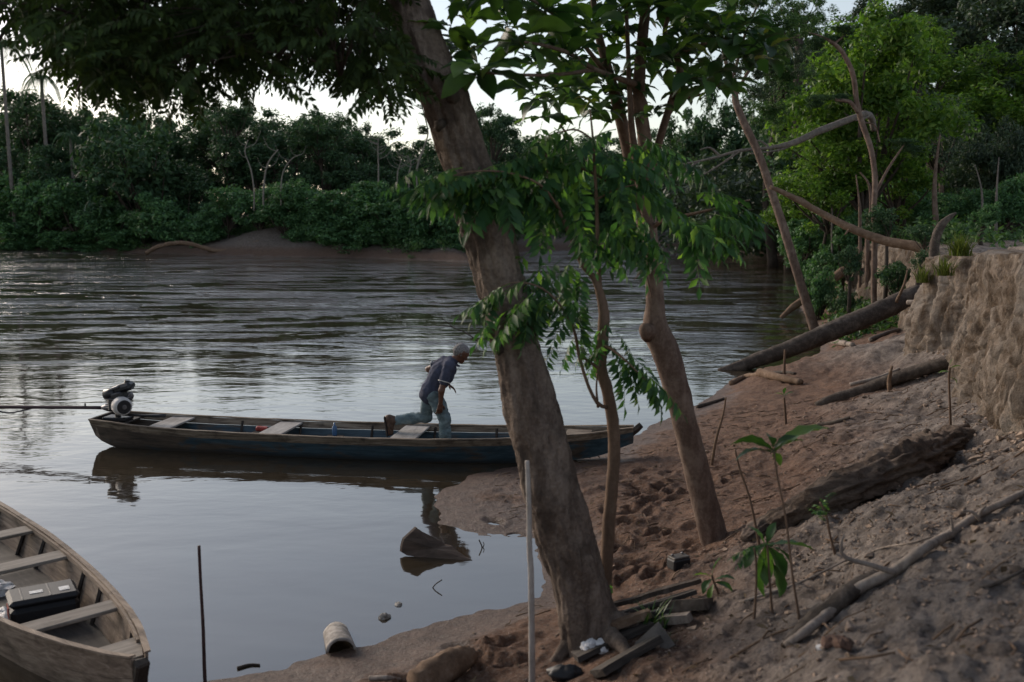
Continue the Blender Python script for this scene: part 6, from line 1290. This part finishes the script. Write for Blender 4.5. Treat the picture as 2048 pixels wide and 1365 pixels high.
def tuft(px, py, n, L, label, mat='grass', spread=.7, w=.004, name='grass_tuft', cat='grass'):
    g = G(px, py); m = MB(); r = np.random.default_rng(int(px)); t = empty(name, g); tag(t, label, cat)
    for k in range(n):
        a = r.uniform(0, 6.28); le = L * r.uniform(.5, 1.15); b = np.array([r.normal() * L * .16, r.normal() * L * .16, -.01]); d = np.array([cos(a), sin(a), 0]); out = r.uniform(.15, spread); s = np.linspace(0, 1, 5); wd = w * np.array([1, 1, .8, .5, .05]) * r.uniform(.8, 1.6); side = np.array([-sin(a), cos(a), 0])
        ctr = b + d * (out * le * s[:, None] ** 1.5) + np.array([0, 0, 1]) * (le * (s - .45 * out * s ** 2.2))[:, None]; V = np.stack([ctr - side * wd[:, None], ctr + side * wd[:, None]], 1).reshape(-1, 3); i = np.arange(4) * 2; m.add(V, [np.stack([i, i + 1, i + 3, i + 2], -1)])
    m.build('blade_cluster', M[mat], t); return t
tuft(1308, 1262, 46, .26, 'green grassy weed tuft among the boards at the tree foot', 'leaf_seedling', .9, .006); tuft(1330, 1290, 16, .12, 'few grass blades beside the metal plate', 'leaf_seedling', .9)
for (px, py, y, L, n, lab) in ((1920, 505, 13.6, .36, 220, 'yellow-green grass tuft on the rim of the earth bank'), (1888, 545, 14.6, .34, 120, 'dry grass hanging below the broken stump'), (1845, 560, 17.0, .4, 90, 'grass clump on the slope beside the bank corner')):
    q = P(px, py, y); t = tuft(1000, 1365, n, L, lab, 'grass', 1.1, .006); t.location = (q[0], q[1], max(q[2] - .04, H(q[0], q[1]) - .02)); t.name = 'grass_tuft'

# ---- crumbs of earth, leaf litter and twigs scattered over the bank
rg = np.random.default_rng(8); m = MB(); ico = np.array([(0, 0, 1), (.9, 0, .3), (.28, .85, .3), (-.72, .53, .3), (-.72, -.53, .3), (.28, -.85, .3), (.6, .4, -.6), (-.6, .4, -.6), (0, -.7, -.6)], float); hull = np.array([[0, 1, 2], [0, 2, 3], [0, 3, 4], [0, 4, 5], [0, 5, 1], [1, 6, 2], [2, 6, 7], [2, 7, 3], [3, 7, 4], [4, 7, 8], [4, 8, 5], [5, 8, 6], [5, 6, 1], [6, 8, 7]])
N = 22000; px = np.concatenate([rg.uniform(-.5, 5.2, N // 2), rg.uniform(.5, 7, N // 2)]); py = np.concatenate([rg.uniform(3.4, 9, N // 2), rg.uniform(6, 17, N // 2)]); sdist = shore_sd(px, py); hz = height(px, py); ok = (sdist > .25) & (px < cliff_x(py) - .1) & (hz > .12)
cl = noise3(np.stack([px * 1.3, py * 1.3, px * 0], -1)); ok &= rg.random(N) < np.clip((hz - .2) * .9, .12, 1) * np.clip(.5 + cl, .1, 1); px, py, hz = px[ok], py[ok], hz[ok]
foot = np.array([cliff_x(v) for v in py]) - px
for x, y, z, ft in zip(px, py, hz, foot):
    s = rg.uniform(.004, .017) * (1 + 1.5 * (rg.random() < .05)) * (1.8 if ft < .8 else 1); v = (ico + rg.normal(size=(9, 3)) * .25) @ rotm(rg.uniform(0, 6), rg.uniform(0, 6), 0).T * s * np.array([1, 1, .7]); m.add(v + (x, y, z + s * .2), hull)
tag(m.build('soil_clods', M['clod'], None, False), 'crumbs of dry earth scattered over the bank', 'soil', kind='stuff')
m = MB(); N = 900; px = rg.uniform(-.3, 6.5, N); py = rg.uniform(3.5, 16, N); ok = (shore_sd(px, py) > .2) & (px < cliff_x(py) - .2); px, py = px[ok], py[ok]; hz = height(px, py)
for x, y, z in zip(px, py, hz):
    a = rg.normal() * .6 + .5; L = rg.uniform(.04, .25) * (1 if rg.random() < .85 else 2.2); d = np.array([cos(a), sin(a), 0]); p1 = np.array([x, y, z]); p2 = p1 + d * L; p2[2] = H(p2[0], p2[1]) if L > .12 else z; md = (p1 + p2) / 2 + rg.normal(size=3) * L * .06; m.add(*tube(np.array([p1, md, p2]) + (0, 0, .006), rg.uniform(.0025, .007), 5))
tag(m.build('twig_litter', M['log_brown'], None), 'small twigs strewn over the bank', 'twigs', kind='stuff')
m = MB(); N = 700; px = rg.uniform(-.3, 6.5, N); py = rg.uniform(3.5, 14, N); ok = (shore_sd(px, py) > .15) & (px < cliff_x(py) - .2); px, py = px[ok], py[ok]; hz = height(px, py)
for x, y, z in zip(px, py, hz):
    a = rg.uniform(0, 6.28); m.add(*leaflet(np.array([x, y, z + .012]), np.array([cos(a), sin(a), rg.normal() * .25]), np.array([rg.normal() * .4, rg.normal() * .4, 1]), rg.uniform(.03, .09), rg.uniform(.008, .02), .5, -.1))
tag(m.build('leaf_litter', M['leaf_litter'] if 'leaf_litter' in M else M.setdefault('leaf_litter', mat_leaf('dry_fallen_leaves', ls((0.06, 0.04, 0.025), (0.11, 0.075, 0.045), (0.19, 0.14, 0.09)), .1, .8, .2)), None), 'dry fallen leaves on the bank', 'leaves', kind='stuff')

# ---- look-alikes that share a label are told apart by their place along the picture
_by = {}
for o in list(COL.objects):
    if o.parent is None and 'label' in o.keys() and o.get('kind') is None: _by.setdefault(o['label'], []).append(o)
ORD = ['leftmost', 'second from left', 'third from left', 'fourth from left', 'fifth from left', 'sixth from left', 'seventh from left', 'eighth from left', 'ninth from left', 'tenth from left']
for lab, os_ in _by.items():
    if len(os_) < 2: continue
    os_.sort(key=lambda o: o.location.x / max(o.location.y, 1))
    for k, o in enumerate(os_):
        o['label'] = lab + ', ' + (('left one', 'right one')[k] if len(os_) == 2 else 'rightmost' if k == len(os_) - 1 else ORD[min(k, 9)])
        if len(o['label'].split()) > 16: o['label'] = o['label'].replace(' of the far wood', ' far wood').replace(' on the far shore', ' far shore').replace(' just ', ' ').replace(' under the gap in the overhanging leaves', ' under the leaf gap').replace('green shrub', 'shrub')

# ---- pieces of a part belong to that part
def under(root, part, names):
    p = next(c for c in root.children if c.name.split('.')[0] == part)
    for c in list(root.children):
        if c.name.split('.')[0] in names and c is not p: c.parent = p
under(mot, 'starter_cover', ('fan_grille', 'starter_hub')); under(mot, 'fuel_tank', ('fuel_cap', 'tank_modelled_highlight')); under(mot, 'drive_shaft', ('shaft_bolt', 'propeller', 'skeg')); under(mot, 'engine_block', ('cooling_fin',))
under(case, 'case_lid', ('lid_rib', 'white_sticker')); under(case, 'case_body', ('latch', 'handle', 'red_label')); under(bt, 'lid', ('terminal',))
under(man, 'shirt', ('sleeve_trim', 'collar')); under(man, 'shoe', ('shoe_sole',)); under(man, 'body', ('eye',))
under(lean, 'trunk', ('bark_knot', 'root')); under(slim, 'trunk', ('bark_knot',)); under(plate, 'plate', ('bolt_hole',))
